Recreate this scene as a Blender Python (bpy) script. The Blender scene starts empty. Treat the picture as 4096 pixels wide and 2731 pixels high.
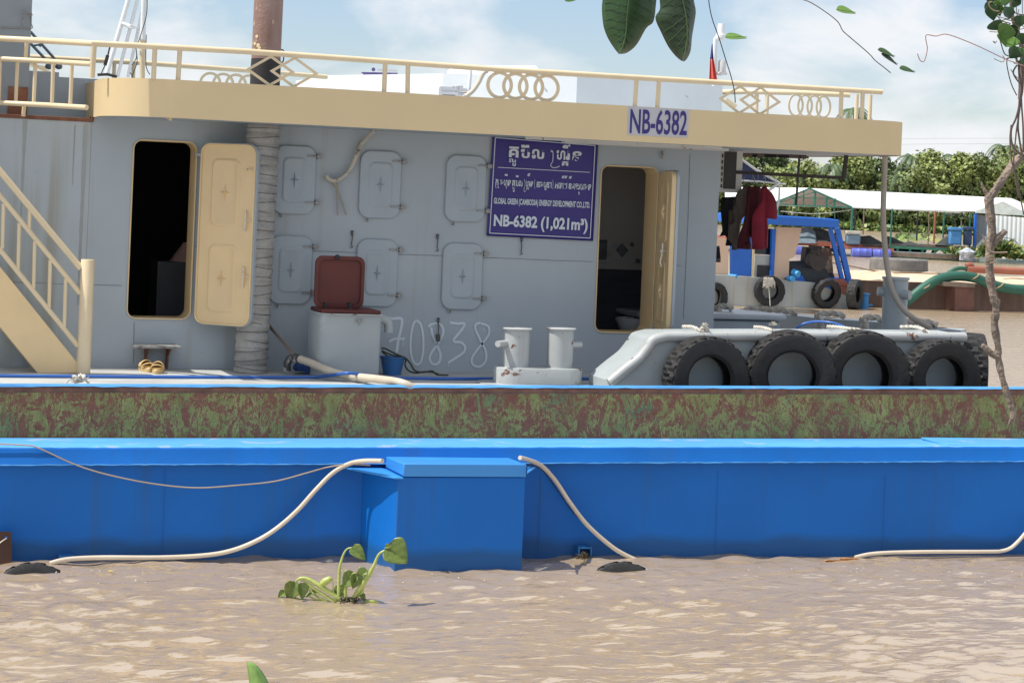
import bpy, bmesh, math, random
import numpy as np
from mathutils import Vector, Matrix, noise as mnoise
random.seed(7)
rad = math.radians
S = bpy.context.scene
COL = S.collection

# ------------------------------------------------------------------ camera
FPX = 8200.0; TH = rad(18.6); RO = rad(2.4); HOR = 784.0
C0 = Vector((0, 0, 3.0))
Rw = Vector((math.cos(TH), -math.sin(TH), 0)); Fw = Vector((math.sin(TH), math.cos(TH), 0)); Uw = Vector((0, 0, 1))
CR = math.cos(RO) * Rw + math.sin(RO) * Uw
CU = -math.sin(RO) * Rw + math.cos(RO) * Uw
cam = bpy.data.cameras.new('camera'); camo = bpy.data.objects.new('camera', cam); COL.objects.link(camo)
cam.sensor_width = 36; cam.lens = 36 * FPX / 4096; cam.shift_y = -(1365.5 - HOR) / 4096
cam.clip_start = 0.1; cam.clip_end = 30000
mw = Matrix((CR, CU, -Fw)).transposed().to_4x4(); mw.translation = C0
camo.matrix_world = mw
S.camera = camo

# ------------------------------------------------------------------ sun, sky
SUN = Vector((-0.47, 0.042, 0.86)).normalized()
sd = bpy.data.lights.new('sun', 'SUN'); sd.energy = 4.7; sd.angle = rad(0.5); sd.color = (1, 0.95, 0.87)
so = bpy.data.objects.new('sun', sd); COL.objects.link(so)
so.rotation_euler = (-SUN).to_track_quat('-Z', 'Y').to_euler()
w = bpy.data.worlds.new("World"); S.world = w; w.use_nodes = True
nt = w.node_tree; N = nt.nodes; L = nt.links
bg = N['Background']; bg.inputs['Strength'].default_value = 0.12
sky = N.new('ShaderNodeTexSky'); sky.sky_type = 'NISHITA'; sky.sun_disc = False
sky.sun_elevation = math.asin(SUN.z); sky.sun_rotation = math.atan2(SUN.x, SUN.y)
sky.air_density = 1.0; sky.dust_density = 0.6; sky.ozone_density = 1.6; sky.altitude = 0
tc = N.new('ShaderNodeTexCoord'); mp = N.new('ShaderNodeMapping'); mp.inputs['Scale'].default_value = (1, 1, 2.1)
nz = N.new('ShaderNodeTexNoise'); nz.inputs['Scale'].default_value = 9.5; nz.inputs['Detail'].default_value = 7; nz.inputs['Roughness'].default_value = 0.52
nz.inputs['Distortion'].default_value = 0.25
rp = N.new('ShaderNodeValToRGB'); rp.color_ramp.elements[0].position = 0.43; rp.color_ramp.elements[1].position = 0.61
rp.color_ramp.elements[0].color = (0.02, 0.02, 0.02, 1); rp.color_ramp.elements[1].color = (0.9, 0.9, 0.9, 1)
mx = N.new('ShaderNodeMixRGB'); mx.inputs['Color2'].default_value = (6.6, 6.7, 6.9, 1)
tn = N.new('ShaderNodeMixRGB'); tn.blend_type = 'MULTIPLY'; tn.inputs['Fac'].default_value = 1; tn.inputs['Color2'].default_value = (0.87, 0.89, 0.99, 1)
L.new(tc.outputs['Generated'], mp.inputs['Vector']); L.new(mp.outputs['Vector'], nz.inputs['Vector'])
sepz = N.new('ShaderNodeSeparateXYZ'); L.new(tc.outputs['Generated'], sepz.inputs[0])   # cloud added overhead, out of view, to brighten what the water reflects
el = N.new('ShaderNodeMapRange'); el.inputs['From Min'].default_value = .2; el.inputs['From Max'].default_value = .6; el.inputs['To Max'].default_value = .75; L.new(sepz.outputs['Z'], el.inputs['Value'])
lg = N.new('ShaderNodeMath'); lg.operation = 'MAXIMUM'; L.new(nz.outputs['Fac'], rp.inputs['Fac']); L.new(rp.outputs['Color'], lg.inputs[0]); L.new(el.outputs[0], lg.inputs[1]); L.new(lg.outputs[0], mx.inputs['Fac'])
L.new(sky.outputs['Color'], tn.inputs['Color1']); L.new(tn.outputs['Color'], mx.inputs['Color1']); L.new(mx.outputs['Color'], bg.inputs['Color'])
S.view_settings.view_transform = 'Standard'; S.view_settings.look = 'None'
S.view_settings.exposure = 0.25; S.view_settings.gamma = 1
S.render.engine = 'CYCLES'
S.cycles.max_bounces = 6; S.cycles.diffuse_bounces = 3; S.cycles.glossy_bounces = 3

# ------------------------------------------------------------------ geometry from measured positions
def ray(px, py): return Fw + CR * ((px - 2048) / FPX) + CU * ((HOR - py) / FPX)
def PY(px, py, y):
    d = ray(px, py); return C0 + d * (y / d.y)
def PZ(px, py, z):
    d = ray(px, py); return C0 + d * ((z - C0.z) / d.z)
def PD(px, py, depth): return C0 + ray(px, py) * depth
WY = 18.8; FY = 17.8; DZ = 1.29
BA = rad(-3.5); BD = Vector((math.cos(BA), math.sin(BA), 0)); BN = Vector((-math.sin(BA), math.cos(BA), 0))
BP = PD(1850, 1785, 16.87); BK = BP.dot(BN)
def PB(px, py, off=0):
    d = ray(px, py); return C0 + d * ((BK + off - C0.dot(BN)) / d.dot(BN))
def RG(x0, y0, s): return lambda x, y: (x0 + x / s, y0 + y / s)

# ------------------------------------------------------------------ materials
MATS = {}
def M(name, col, rough=.55, metal=0, var=.1, scale=2.5, st=(1, 1, 1), spots=None, bump=0, bscale=30, streak=None, island=0, spec=.5, col2=None, bst=(1, 1, 1)):
    m = bpy.data.materials.new(name); m.use_nodes = True; nt = m.node_tree; N = nt.nodes; L = nt.links
    b = N['Principled BSDF']; b.inputs['Roughness'].default_value = rough; b.inputs['Metallic'].default_value = metal
    b.inputs['Specular IOR Level'].default_value = spec
    tc = N.new('ShaderNodeTexCoord')
    def noise(sc, st=(1, 1, 1), det=6, dist=0, off=0, ro=.55):
        mp = N.new('ShaderNodeMapping'); mp.inputs['Scale'].default_value = st; mp.inputs['Location'].default_value = (off, off * .7, off * .3)
        n = N.new('ShaderNodeTexNoise'); n.inputs['Scale'].default_value = sc; n.inputs['Detail'].default_value = det
        n.inputs['Distortion'].default_value = dist; n.inputs['Roughness'].default_value = ro
        L.new(tc.outputs['Object'], mp.inputs['Vector']); L.new(mp.outputs['Vector'], n.inputs['Vector']); return n.outputs['Fac']
    def ramp(src, a, bb):
        r = N.new('ShaderNodeMapRange'); r.inputs['From Min'].default_value = a; r.inputs['From Max'].default_value = bb
        L.new(src, r.inputs['Value']); return r.outputs['Result']
    def mix(f, a, bb):
        x = N.new('ShaderNodeMixRGB')
        for s, v in (('Fac', f), ('Color1', a), ('Color2', bb)):
            if isinstance(v, (tuple, list)): x.inputs[s].default_value = (*v[:3], 1)
            elif isinstance(v, (int, float)): x.inputs[s].default_value = v
            else: L.new(v, x.inputs[s])
        return x.outputs['Color']
    c2 = col2 or tuple(min(1, c * (1 + var)) for c in col); c1 = col if col2 else tuple(c * (1 - var) for c in col)
    out = mix(ramp(noise(scale, st), .3, .7), c1, c2)
    if island:
        g = N.new('ShaderNodeNewGeometry')
        out = mix(g.outputs['Random Per Island'], out, tuple(min(1, c * island) for c in col))
    if streak:
        sc, amt, thr = streak
        out = mix(ramp(noise(6, (1, 1, .05), 4, 0, 3), thr, thr + .2), out, tuple(c * (1 - amt) + s * amt for c, s in zip(col, sc)))
    if spots:
        sc, thr, ss = spots
        out = mix(ramp(noise(ss, (1, 1, 1), 8, .6, 7, .65), thr, thr + .04), out, sc)
    L.new(out, b.inputs['Base Color'])
    if bump:
        bn = N.new('ShaderNodeBump'); bn.inputs['Strength'].default_value = bump; bn.inputs['Distance'].default_value = .02
        L.new(noise(bscale, bst, 5), bn.inputs['Height']); L.new(bn.outputs['Normal'], b.inputs['Normal'])
    MATS[name] = m; return m
RUSTC = (.13, .05, .028)
wallm = M('grey_blue_paint', (.385, .43, .46), .5, var=.05, scale=1.2, streak=((.26, .23, .16), .35, .60), spots=((.16, .10, .06), .705, 9), bump=.45, bscale=1.6)
leftwallm = M('streaked_grey_paint', (.40, .445, .47), .5, var=.06, scale=1.2, streak=((.26, .22, .13), .5, .5), spots=((.16, .09, .05), .70, 8), bump=.12, bscale=2.2)
hatchm = M('hatch_grey_paint', (.37, .42, .455), .38, var=.04, scale=4, spots=((.2, .2, .18), .73, 12))
palem = M('pale_grey_paint', (.40, .42, .42), .45, var=.06, scale=5, spots=(RUSTC, .60, 7), bump=.15, bscale=12, streak=((.3, .25, .2), .4, .58))
whitem = M('white_paint', (.80, .82, .83), .4, var=.03)
creamm = M('cream_paint', (.665, .525, .31), .7, spec=.2, var=.04, scale=1.5, spots=((.25, .12, .05), .745, 6))
creamr = M('cream_rail_paint', (.70, .57, .37), .35, var=.05, scale=5, spots=((.3, .2, .1), .74, 12))
yellowm = M('yellow_door_paint', (.74, .55, .30), .4, var=.04, scale=4)
dkgrey = M('dark_grey_paint', (.16, .185, .205), .5, var=.12)
deckm = M('deck_paint', (.42, .43, .42), .55, var=.15, scale=3, spots=((.24, .14, .08), .68, 5), bump=.1)
rustm = M('rust', (.20, .085, .05), .85, var=.35, scale=9, bump=.5, bscale=40)
pipem = M('rusty_pipe', (.22, .115, .08), .75, var=.45, scale=3.2, st=(1, 1, .5), spots=((.55, .40, .26), .60, 9), bump=.3, col2=(.33, .24, .22))
sootm = M('soot', (.035, .03, .03), .8, var=.3)
wrapm = M('wrap_cloth', (.36, .345, .32), .95, var=.2, scale=6, bump=.9, bscale=60, bst=(1, 1, 1.6))
bluem = M('blue_hull_paint', (.004, .12, .45), .5, spec=.25, var=.10, scale=1.1, streak=((.02, .10, .30), .6, .55), bump=.5, bscale=1.5)
bluetop = M('worn_skylit_blue_deck', (.085, .33, .68), .45, var=.12, scale=3, st=(.35, 1, 1), spots=((.24, .37, .60), .58, 3), bump=.2)  # paler than the hull: wear, plus sky reflection put into the colour
brownm = M('red_brown_lid', (.10, .020, .015), .6, var=.15, scale=3)
rubberm = M('tyre_rubber', (.016, .016, .017), .7, var=.3, scale=8, bump=.25, bscale=25, spots=((.07, .066, .06), .65, 6))
ropem = M('white_rope', (.62, .58, .50), .9, var=.2, scale=20, bump=.8, bscale=70)
oldrope = M('old_rope', (.50, .46, .40), .9, var=.25, scale=20, bump=.8, bscale=70)
hosew = M('white_hose', (.56, .49, .385), .45, var=.10, scale=3, spots=((.2, .17, .12), .66, 6))
hoseg = M('grey_hose', (.33, .29, .24), .6, var=.12, scale=4)
hoseb = M('blue_hose', (.03, .12, .42), .35, var=.1)
cablem = M('cable', (.34, .27, .19), .6)
blackm = M('black_metal', (.02, .02, .022), .5)
steelm = M('galvanised_metal', (.32, .31, .30), .45, metal=.5, spots=((.12, .08, .06), .58, 20))
chromem = M('chrome', (.7, .7, .72), .15, metal=1)
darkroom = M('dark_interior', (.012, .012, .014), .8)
bannerm = M('violet_banner', (.035, .022, .19), .45, var=.08, scale=1.5, bump=.12, bscale=3)
letterm = M('white_lettering', (.62, .68, .74), .5, var=.02)
violetm = M('violet_lettering', (.035, .025, .17), .5, var=.02)
platem = M('plate_backing', (.47, .47, .49), .5, var=.04)
chalkm = M('white_graffiti', (.62, .69, .73), .6, var=.05)
tilew = M('light_tiles', (.50, .48, .45), .25, var=.04)
tiled = M('dark_tiles', (.07, .075, .085), .3, var=.15, st=(1, 1, 8))
porcm = M('porcelain', (.75, .75, .74), .15)
bucketm = M('blue_plastic', (.04, .16, .42), .35, var=.06)
netm = M('blue_net', (.02, .06, .22), .8, var=.5, scale=20, bump=1, bscale=50)
cordm = M('dark_green_cord', (.04, .05, .035), .8)
clogm = M('yellow_clog', (.62, .44, .20), .5, var=.06)
clogin = M('clog_lining', (.40, .22, .06), .6)
redc = M('maroon_cloth', (.19, .010, .025), .9, var=.2, scale=4)
redd = M('dark_maroon_cloth', (.07, .008, .014), .9, var=.2, scale=4)
brownc = M('taupe_cloth', (.13, .10, .08), .9, var=.2, scale=4)
blackc = M('black_cloth', (.012, .012, .016), .9, var=.3, scale=4)
leafm = M('dark_leaf', (.03, .075, .018), .4, var=.25, scale=30)
leafy = M('fresh_leaf', (.10, .20, .03), .4, var=.25, scale=30)
for m_ in (leafm, leafy):
    m_.node_tree.nodes['Principled BSDF'].inputs['Transmission Weight'].default_value = 0
veinm = M('leaf_vein', (.08, .13, .04), .5)
hyam = M('hyacinth_leaf', (.15, .20, .035), .35, var=.25, scale=18, col2=(.08, .13, .028), spots=((.18, .08, .03), .70, 25))
hyast = M('hyacinth_stalk', (.36, .42, .11), .35, var=.2, scale=20)
rootm = M('root_fibre', (.025, .02, .018), .9)
barkm = M('bark', (.26, .20, .155), .9, var=.4, scale=18, st=(1, 1, .3), bump=.9, bscale=45)
vinem = M('vine_stem', (.13, .09, .075), .8, var=.3, scale=20)
peachm = M('peach_paint', (.66, .47, .33), .6, var=.04)
bgblue = M('background_blue', (.012, .12, .50), .45, var=.08)
bghull = M('background_grey_hull', (.40, .42, .40), .55, var=.1, scale=1, streak=((.35, .22, .08), .6, .55))
bargebr = M('rusty_barge_side', (.11, .065, .05), .8, var=.35, scale=.6, streak=((.2, .15, .12), .5, .5))
sandm = M('sand', (.60, .46, .32), .95, var=.15, scale=.5, spots=((.22, .12, .06), .66, 1.2), bump=.5, bscale=3)
greenh = M('green_hose', (.018, .10, .068), .45, var=.15, scale=2)
orangem = M('orange_pipe', (.33, .115, .075), .6, var=.15)
greenf = M('green_frame_paint', (.03, .16, .11), .6, var=.2)
barrelm = M('blue_barrel', (.10, .13, .50), .4, var=.15, scale=.8)
tinm = M('white_tin_roof', (.80, .83, .82), .45, var=.02)
corrm = M('corrugated_wall', (.66, .70, .70), .5, var=.04)
nylonm = M('dark_net_heap', (.035, .04, .042), .95, var=.5, scale=1.5, bump=.8, bscale=6)
navym = M('navy_tarpaulin', (.012, .022, .075), .7, var=.15)
woodm = M('old_wood', (.18, .14, .11), .85, var=.3)
trunkm = M('tree_bark', (.16, .13, .10), .9, var=.3)
folm = [M('foliage_bright', (.31, .37, .12), .5, var=.3, scale=.35, island=.5, spec=.3), M('foliage_mid', (.23, .29, .10), .5, var=.3, scale=.35, island=.5, spec=.3), M('foliage_dark', (.14, .195, .078), .5, var=.3, scale=.35, island=.5, spec=.3)]
palmm = M('palm_frond', (.12, .19, .08), .45, var=.3, scale=.5, island=.5)
bankm = M('river_bank_soil', (.14, .11, .07), .95, var=.3, scale=.3)
flagr = M('flag_red', (.75, .12, .09), .8); flagb = M('flag_blue', (.06, .05, .35), .8)
glassm = M('lamp_glass', (.8, .82, .84), .1)
signm = M('far_sign_violet', (.12, .09, .30), .6)

def rustpanel():
    m = bpy.data.materials.new('flaking_green_paint'); m.use_nodes = True; nt = m.node_tree; N = nt.nodes; L = nt.links
    b = N['Principled BSDF']; b.inputs['Roughness'].default_value = .8
    tc = N.new('ShaderNodeTexCoord')
    def noise(sc, st, det, dist, off=0, ro=.6):
        mp = N.new('ShaderNodeMapping'); mp.inputs['Scale'].default_value = st; mp.inputs['Location'].default_value = (off, off, off)
        n = N.new('ShaderNodeTexNoise'); n.inputs['Scale'].default_value = sc; n.inputs['Detail'].default_value = det
        n.inputs['Distortion'].default_value = dist; n.inputs['Roughness'].default_value = ro
        L.new(tc.outputs['Object'], mp.inputs['Vector']); L.new(mp.outputs['Vector'], n.inputs['Vector']); return n.outputs['Fac']
    def mr(src, a, c, lo=0, hi=1):
        r = N.new('ShaderNodeMapRange'); r.inputs['From Min'].default_value = a; r.inputs['From Max'].default_value = c
        r.inputs['To Min'].default_value = lo; r.inputs['To Max'].default_value = hi; L.new(src, r.inputs['Value']); return r.outputs['Result']
    def mix(f, a, c):
        x = N.new('ShaderNodeMixRGB')
        for s, v in (('Fac', f), ('Color1', a), ('Color2', c)):
            if isinstance(v, tuple): x.inputs[s].default_value = (*v, 1)
            else: L.new(v, x.inputs[s])
        return x.outputs['Color']
    def add(a, c, k):
        x = N.new('ShaderNodeMath'); x.operation = 'MULTIPLY_ADD'; x.inputs[1].default_value = k; L.new(c, x.inputs[0]); L.new(a, x.inputs[2]); return x.outputs[0]
    green = mix(mr(noise(5, (1, 1, .7), 6, .5, 2), .35, .65), (.20, .20, .055), (.32, .30, .095))
    green = mix(mr(noise(1.6, (1, 1, 1), 4, .5, 9), .56, .7), green, (.10, .17, .085))
    green = mix(mr(noise(38, (1, 1, .45), 3, 2.2, 5), .62, .68), green, (.38, .40, .18))
    rust = mix(mr(noise(20, (1, 1, 1), 5, .5, 4), .3, .7), (.18, .058, .033), (.26, .10, .058))
    big = noise(5.5, (1, 1, .6), 10, 2.6, 0, .74)
    f1 = add(big, noise(20, (1.3, 1, .6), 6, 3.5, 1), .55)
    f = mr(f1, .76, .795)
    s1 = mr(noise(20, (1.8, 1, .4), 4, 4.5, 11), .585, .605)
    mxx = N.new('ShaderNodeMath'); mxx.operation = 'MAXIMUM'; L.new(f, mxx.inputs[0]); L.new(s1, mxx.inputs[1])
    col = mix(mxx.outputs[0], green, rust)
    col = mix(mr(noise(3.5, (1, 1, .04), 3, 0, 21), .60, .75, 0, .6), col, (.17, .085, .035))
    L.new(col, b.inputs['Base Color'])
    bn = N.new('ShaderNodeBump'); bn.inputs['Strength'].default_value = .35; bn.inputs['Distance'].default_value = .01
    L.new(mxx.outputs[0], bn.inputs['Height']); L.new(bn.outputs['Normal'], b.inputs['Normal'])
    return m
def waterline(m):
    # silt and algae band just above the water, ragged upper edge
    nt = m.node_tree; N = nt.nodes; L = nt.links; b = N['Principled BSDF']; src = b.inputs['Base Color'].links[0].from_socket
    tc = N.new('ShaderNodeTexCoord'); sp = N.new('ShaderNodeSeparateXYZ'); L.new(tc.outputs['Object'], sp.inputs[0])
    n = N.new('ShaderNodeTexNoise'); n.inputs['Scale'].default_value = 2.2; n.inputs['Detail'].default_value = 6; L.new(tc.outputs['Object'], n.inputs['Vector'])
    a = N.new('ShaderNodeMath'); a.operation = 'MULTIPLY_ADD'; a.inputs[1].default_value = -.18; L.new(n.outputs['Fac'], a.inputs[0]); L.new(sp.outputs['Z'], a.inputs[2])
    r = N.new('ShaderNodeMapRange'); r.inputs['From Min'].default_value = .02; r.inputs['From Max'].default_value = .10; r.inputs['To Min'].default_value = .6; r.inputs['To Max'].default_value = 0; L.new(a.outputs[0], r.inputs['Value'])
    x = N.new('ShaderNodeMixRGB'); x.inputs['Color2'].default_value = (.015, .055, .12, 1); L.new(r.outputs[0], x.inputs['Fac']); L.new(src, x.inputs['Color1'])
    n2 = N.new('ShaderNodeTexNoise'); n2.inputs['Scale'].default_value = 7; n2.inputs['Detail'].default_value = 9; n2.inputs['Roughness'].default_value = .7; mp = N.new('ShaderNodeMapping'); mp.inputs['Scale'].default_value = (.5, 1, 1.2); L.new(tc.outputs['Object'], mp.inputs[0]); L.new(mp.outputs[0], n2.inputs['Vector'])
    r2 = N.new('ShaderNodeMapRange'); r2.inputs['From Min'].default_value = .70; r2.inputs['From Max'].default_value = .73; r2.inputs['To Max'].default_value = .7; L.new(n2.outputs['Fac'], r2.inputs['Value'])
    y = N.new('ShaderNodeMixRGB'); y.inputs['Color2'].default_value = (.05, .07, .10, 1); L.new(r2.outputs[0], y.inputs['Fac']); L.new(x.outputs['Color'], y.inputs['Color1']); L.new(y.outputs['Color'], b.inputs['Base Color'])
waterline(bluem)
rustpan = rustpanel()
def checkm():
    m = M('checked_fabric', (.10, .07, .065), .9, var=.1); nt = m.node_tree
    c = nt.nodes.new('ShaderNodeTexChecker'); c.inputs['Scale'].default_value = 9; c.inputs['Color1'].default_value = (.03, .027, .03, 1); c.inputs['Color2'].default_value = (.20, .14, .125, 1)
    t = nt.nodes.new('ShaderNodeTexCoord'); nt.links.new(t.outputs['Object'], c.inputs['Vector'])
    nt.links.new(c.outputs['Color'], nt.nodes['Principled BSDF'].inputs['Base Color']); return m
checkmat = checkm()
def watermat():
    # silty water: a flat-lit body (light scattered below the surface) under a wavy reflecting skin
    m = bpy.data.materials.new('muddy_water'); m.use_nodes = True; nt = m.node_tree; N = nt.nodes; L = nt.links
    N.remove(N['Principled BSDF']); out = N['Material Output']
    dif = N.new('ShaderNodeBsdfDiffuse'); glo = N.new('ShaderNodeBsdfGlossy'); glo.inputs['Roughness'].default_value = .12; fre = N.new('ShaderNodeFresnel'); fre.inputs['IOR'].default_value = 1.33
    mixs = N.new('ShaderNodeMixShader'); up = N.new('ShaderNodeCombineXYZ'); up.inputs['Z'].default_value = 1
    tc = N.new('ShaderNodeTexCoord')
    mp = N.new('ShaderNodeMapping'); mp.inputs['Scale'].default_value = (.35, 1, 1); mp.inputs['Rotation'].default_value = (0, 0, rad(14))
    n = N.new('ShaderNodeTexNoise'); n.inputs['Scale'].default_value = .9; n.inputs['Detail'].default_value = 5
    L.new(tc.outputs['Object'], mp.inputs['Vector']); L.new(mp.outputs['Vector'], n.inputs['Vector'])
    x = N.new('ShaderNodeMixRGB'); x.inputs['Color1'].default_value = (.315, .235, .155, 1); x.inputs['Color2'].default_value = (.40, .315, .225, 1)
    L.new(n.outputs['Fac'], x.inputs['Fac']); L.new(x.outputs['Color'], dif.inputs['Color'])
    mxn = N.new('ShaderNodeMixRGB'); mxn.inputs['Fac'].default_value = .25; geo = N.new('ShaderNodeNewGeometry')
    L.new(up.outputs[0], mxn.inputs['Color1']); L.new(geo.outputs['Normal'], mxn.inputs['Color2']); L.new(mxn.outputs['Color'], dif.inputs['Normal'])
    prev = None
    for sc, d, st in ((4.2, .045, (.42, 1, 1)), (11, .012, (.45, 1, 1)), (26, .003, (.5, 1, 1))):
        mp2 = N.new('ShaderNodeMapping'); mp2.inputs['Scale'].default_value = st; mp2.inputs['Rotation'].default_value = (0, 0, rad(14))
        n2 = N.new('ShaderNodeTexNoise'); n2.inputs['Scale'].default_value = sc; n2.inputs['Detail'].default_value = 2; n2.inputs['Roughness'].default_value = .5; n2.inputs['Distortion'].default_value = .6
        L.new(tc.outputs['Object'], mp2.inputs['Vector']); L.new(mp2.outputs['Vector'], n2.inputs['Vector'])
        bn = N.new('ShaderNodeBump'); bn.inputs['Strength'].default_value = 1; bn.inputs['Distance'].default_value = d
        L.new(n2.outputs['Fac'], bn.inputs['Height'])
        if prev: L.new(prev, bn.inputs['Normal'])
        prev = bn.outputs['Normal']
    L.new(prev, glo.inputs['Normal']); L.new(prev, fre.inputs['Normal']); fm = N.new('ShaderNodeMapRange'); fm.interpolation_type = 'SMOOTHSTEP'; fm.inputs['From Min'].default_value = .02; fm.inputs['From Max'].default_value = .9; fm.inputs['To Min'].default_value = .38; fm.inputs['To Max'].default_value = .58; L.new(fre.outputs[0], fm.inputs[0]); glo.inputs['Color'].default_value = (1, .95, .88, 1); L.new(fm.outputs[0], mixs.inputs[0]); L.new(dif.outputs[0], mixs.inputs[1]); L.new(glo.outputs[0], mixs.inputs[2]); L.new(mixs.outputs[0], out.inputs['Surface'])
    return m
waterm = watermat()

# ------------------------------------------------------------------ mesh builder
def cat(pts, n=6):
    P = [Vector(p) for p in pts]; out = []
    for i in range(len(P) - 1):
        a = P[max(0, i - 1)]; b = P[i]; c = P[i + 1]; d = P[min(len(P) - 1, i + 2)]
        for k in range(n):
            t = k / n
            out.append(.5 * ((2 * b) + (-a + c) * t + (2 * a - 5 * b + 4 * c - d) * t * t + (-a + 3 * b - 3 * c + d) * t ** 3))
    out.append(P[-1]); return out
class MB:
    def __init__(s): s.v = []; s.f = []; s.mi = []; s.m = 0
    def add(s, vs, fs):
        k = len(s.v); s.v += [tuple(v) for v in vs]; s.f += [tuple(i + k for i in f) for f in fs]; s.mi += [s.m] * len(fs); return s
    def box(s, a, b):
        x0, x1 = sorted((a[0], b[0])); y0, y1 = sorted((a[1], b[1])); z0, z1 = sorted((a[2], b[2]))
        return s.add([(x0, y0, z0), (x1, y0, z0), (x1, y1, z0), (x0, y1, z0), (x0, y0, z1), (x1, y0, z1), (x1, y1, z1), (x0, y1, z1)],
                     [(0, 3, 2, 1), (4, 5, 6, 7), (0, 1, 5, 4), (1, 2, 6, 5), (2, 3, 7, 6), (3, 0, 4, 7)])
    def obox(s, c, ax, ay, az):      # centre and half-axis vectors
        c = Vector(c); ax = Vector(ax); ay = Vector(ay); az = Vector(az)
        vs = [c + ax * i + ay * j + az * k for k in (-1, 1) for (i, j) in ((-1, -1), (1, -1), (1, 1), (-1, 1))]
        return s.add(vs, [(0, 3, 2, 1), (4, 5, 6, 7), (0, 1, 5, 4), (1, 2, 6, 5), (2, 3, 7, 6), (3, 0, 4, 7)])
    def bar(s, a, b, w, h=None):
        a = Vector(a); b = Vector(b); d = (b - a); l = d.length / 2; d.normalize(); h = h or w
        u = Vector((0, 0, 1)) if abs(d.z) < .9 else Vector((0, 1, 0)); x = d.cross(u).normalized(); y = x.cross(d)
        return s.obox((a + b) / 2, d * l, x * w / 2, y * h / 2)
    def prism(s, poly, vec):
        P = [Vector(p) for p in poly]; n = len(P); v = Vector(vec)
        return s.add(P + [p + v for p in P], [tuple(range(n)), tuple(range(2 * n - 1, n - 1, -1))] + [(i, i + n, (i + 1) % n + n, (i + 1) % n) for i in range(n)])
    def hull8(s, top4, bot4):
        return s.add(list(top4) + list(bot4), [(0, 1, 2, 3), (7, 6, 5, 4)] + [(i, i + 4, (i + 1) % 4 + 4, (i + 1) % 4) for i in range(4)])
    def tube(s, pts, r, n=10, caps=True, rf=None, twist=0):
        P = [Vector(p) for p in pts]; m = len(P); vs = []; u = None
        for i, p in enumerate(P):
            t = (P[min(m - 1, i + 1)] - P[max(0, i - 1)])
            if t.length < 1e-9: t = Vector((0, 0, 1))
            t.normalize()
            if u is None: u = t.orthogonal().normalized()
            u = (u - t * u.dot(t)).normalized(); w = t.cross(u)
            rr = r[i] if isinstance(r, (list, tuple)) else r
            for k in range(n):
                a = 2 * math.pi * k / n; q = rr * (rf(i, k) if rf else 1)
                vs.append(p + (u * math.cos(a) + w * math.sin(a)) * q)
        fs = [(i * n + k, i * n + (k + 1) % n, (i + 1) * n + (k + 1) % n, (i + 1) * n + k) for i in range(m - 1) for k in range(n)]
        if caps: fs += [tuple(range(n - 1, -1, -1)), tuple(range((m - 1) * n, m * n))]
        return s.add(vs, fs)
    def rope(s, pts, r, pitch=.05, n=9):
        P = cat(pts, 10); m = len(P); acc = 0; ph = [0]
        for i in range(1, m): acc += (P[i] - P[i - 1]).length; ph.append(acc)
        K = max(m, int(acc / (pitch / 5))); Q = []; j = 0
        for i in range(K + 1):
            d = acc * i / K
            while j < m - 2 and ph[j + 1] < d: j += 1
            t = (d - ph[j]) / max(1e-9, ph[j + 1] - ph[j]); Q.append(P[j].lerp(P[j + 1], t))
        return s.tube(Q, r, n, True, lambda i, k: 1 + .2 * math.cos(3 * (2 * math.pi * k / n - 2 * math.pi * (acc * i / K) / (pitch * 3))))
    def lathe(s, prof, c, axis=(0, 0, 1), n=24, caps=True):
        A = Vector(axis).normalized(); u = A.orthogonal().normalized(); w = A.cross(u); c = Vector(c); m = len(prof)
        vs = [c + A * h + (u * math.cos(2 * math.pi * k / n) + w * math.sin(2 * math.pi * k / n)) * r for r, h in prof for k in range(n)]
        fs = [(i * n + k, i * n + (k + 1) % n, (i + 1) * n + (k + 1) % n, (i + 1) * n + k) for i in range(m - 1) for k in range(n)]
        if caps: fs += [tuple(range(n - 1, -1, -1)), tuple(range((m - 1) * n, m * n))]
        return s.add(vs, fs)
    def ribbon(s, pts, w, nrm, lift=0):
        P = [Vector(p) for p in pts]; nrm = Vector(nrm); m = len(P); vs = []
        for i, p in enumerate(P):
            t = (P[min(m - 1, i + 1)] - P[max(0, i - 1)]).normalized(); sd = t.cross(nrm).normalized(); ww = w[i] if isinstance(w, (list, tuple)) else w
            vs += [p + sd * ww / 2 + nrm * lift, p - sd * ww / 2 + nrm * lift]
        return s.add(vs, [(2 * i, 2 * i + 1, 2 * i + 3, 2 * i + 2) for i in range(m - 1)])
    def grid(s, rows):
        m = len(rows); n = len(rows[0]); vs = [p for r in rows for p in r]
        return s.add(vs, [(i * n + k, i * n + k + 1, (i + 1) * n + k + 1, (i + 1) * n + k) for i in range(m - 1) for k in range(n - 1)])
def setp(o, label=None, cat_=None, group=None, kind=None):
    if label: o['label'] = label
    if cat_: o['category'] = cat_
    if group: o['group'] = group
    if kind: o['kind'] = kind
    return o
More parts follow.
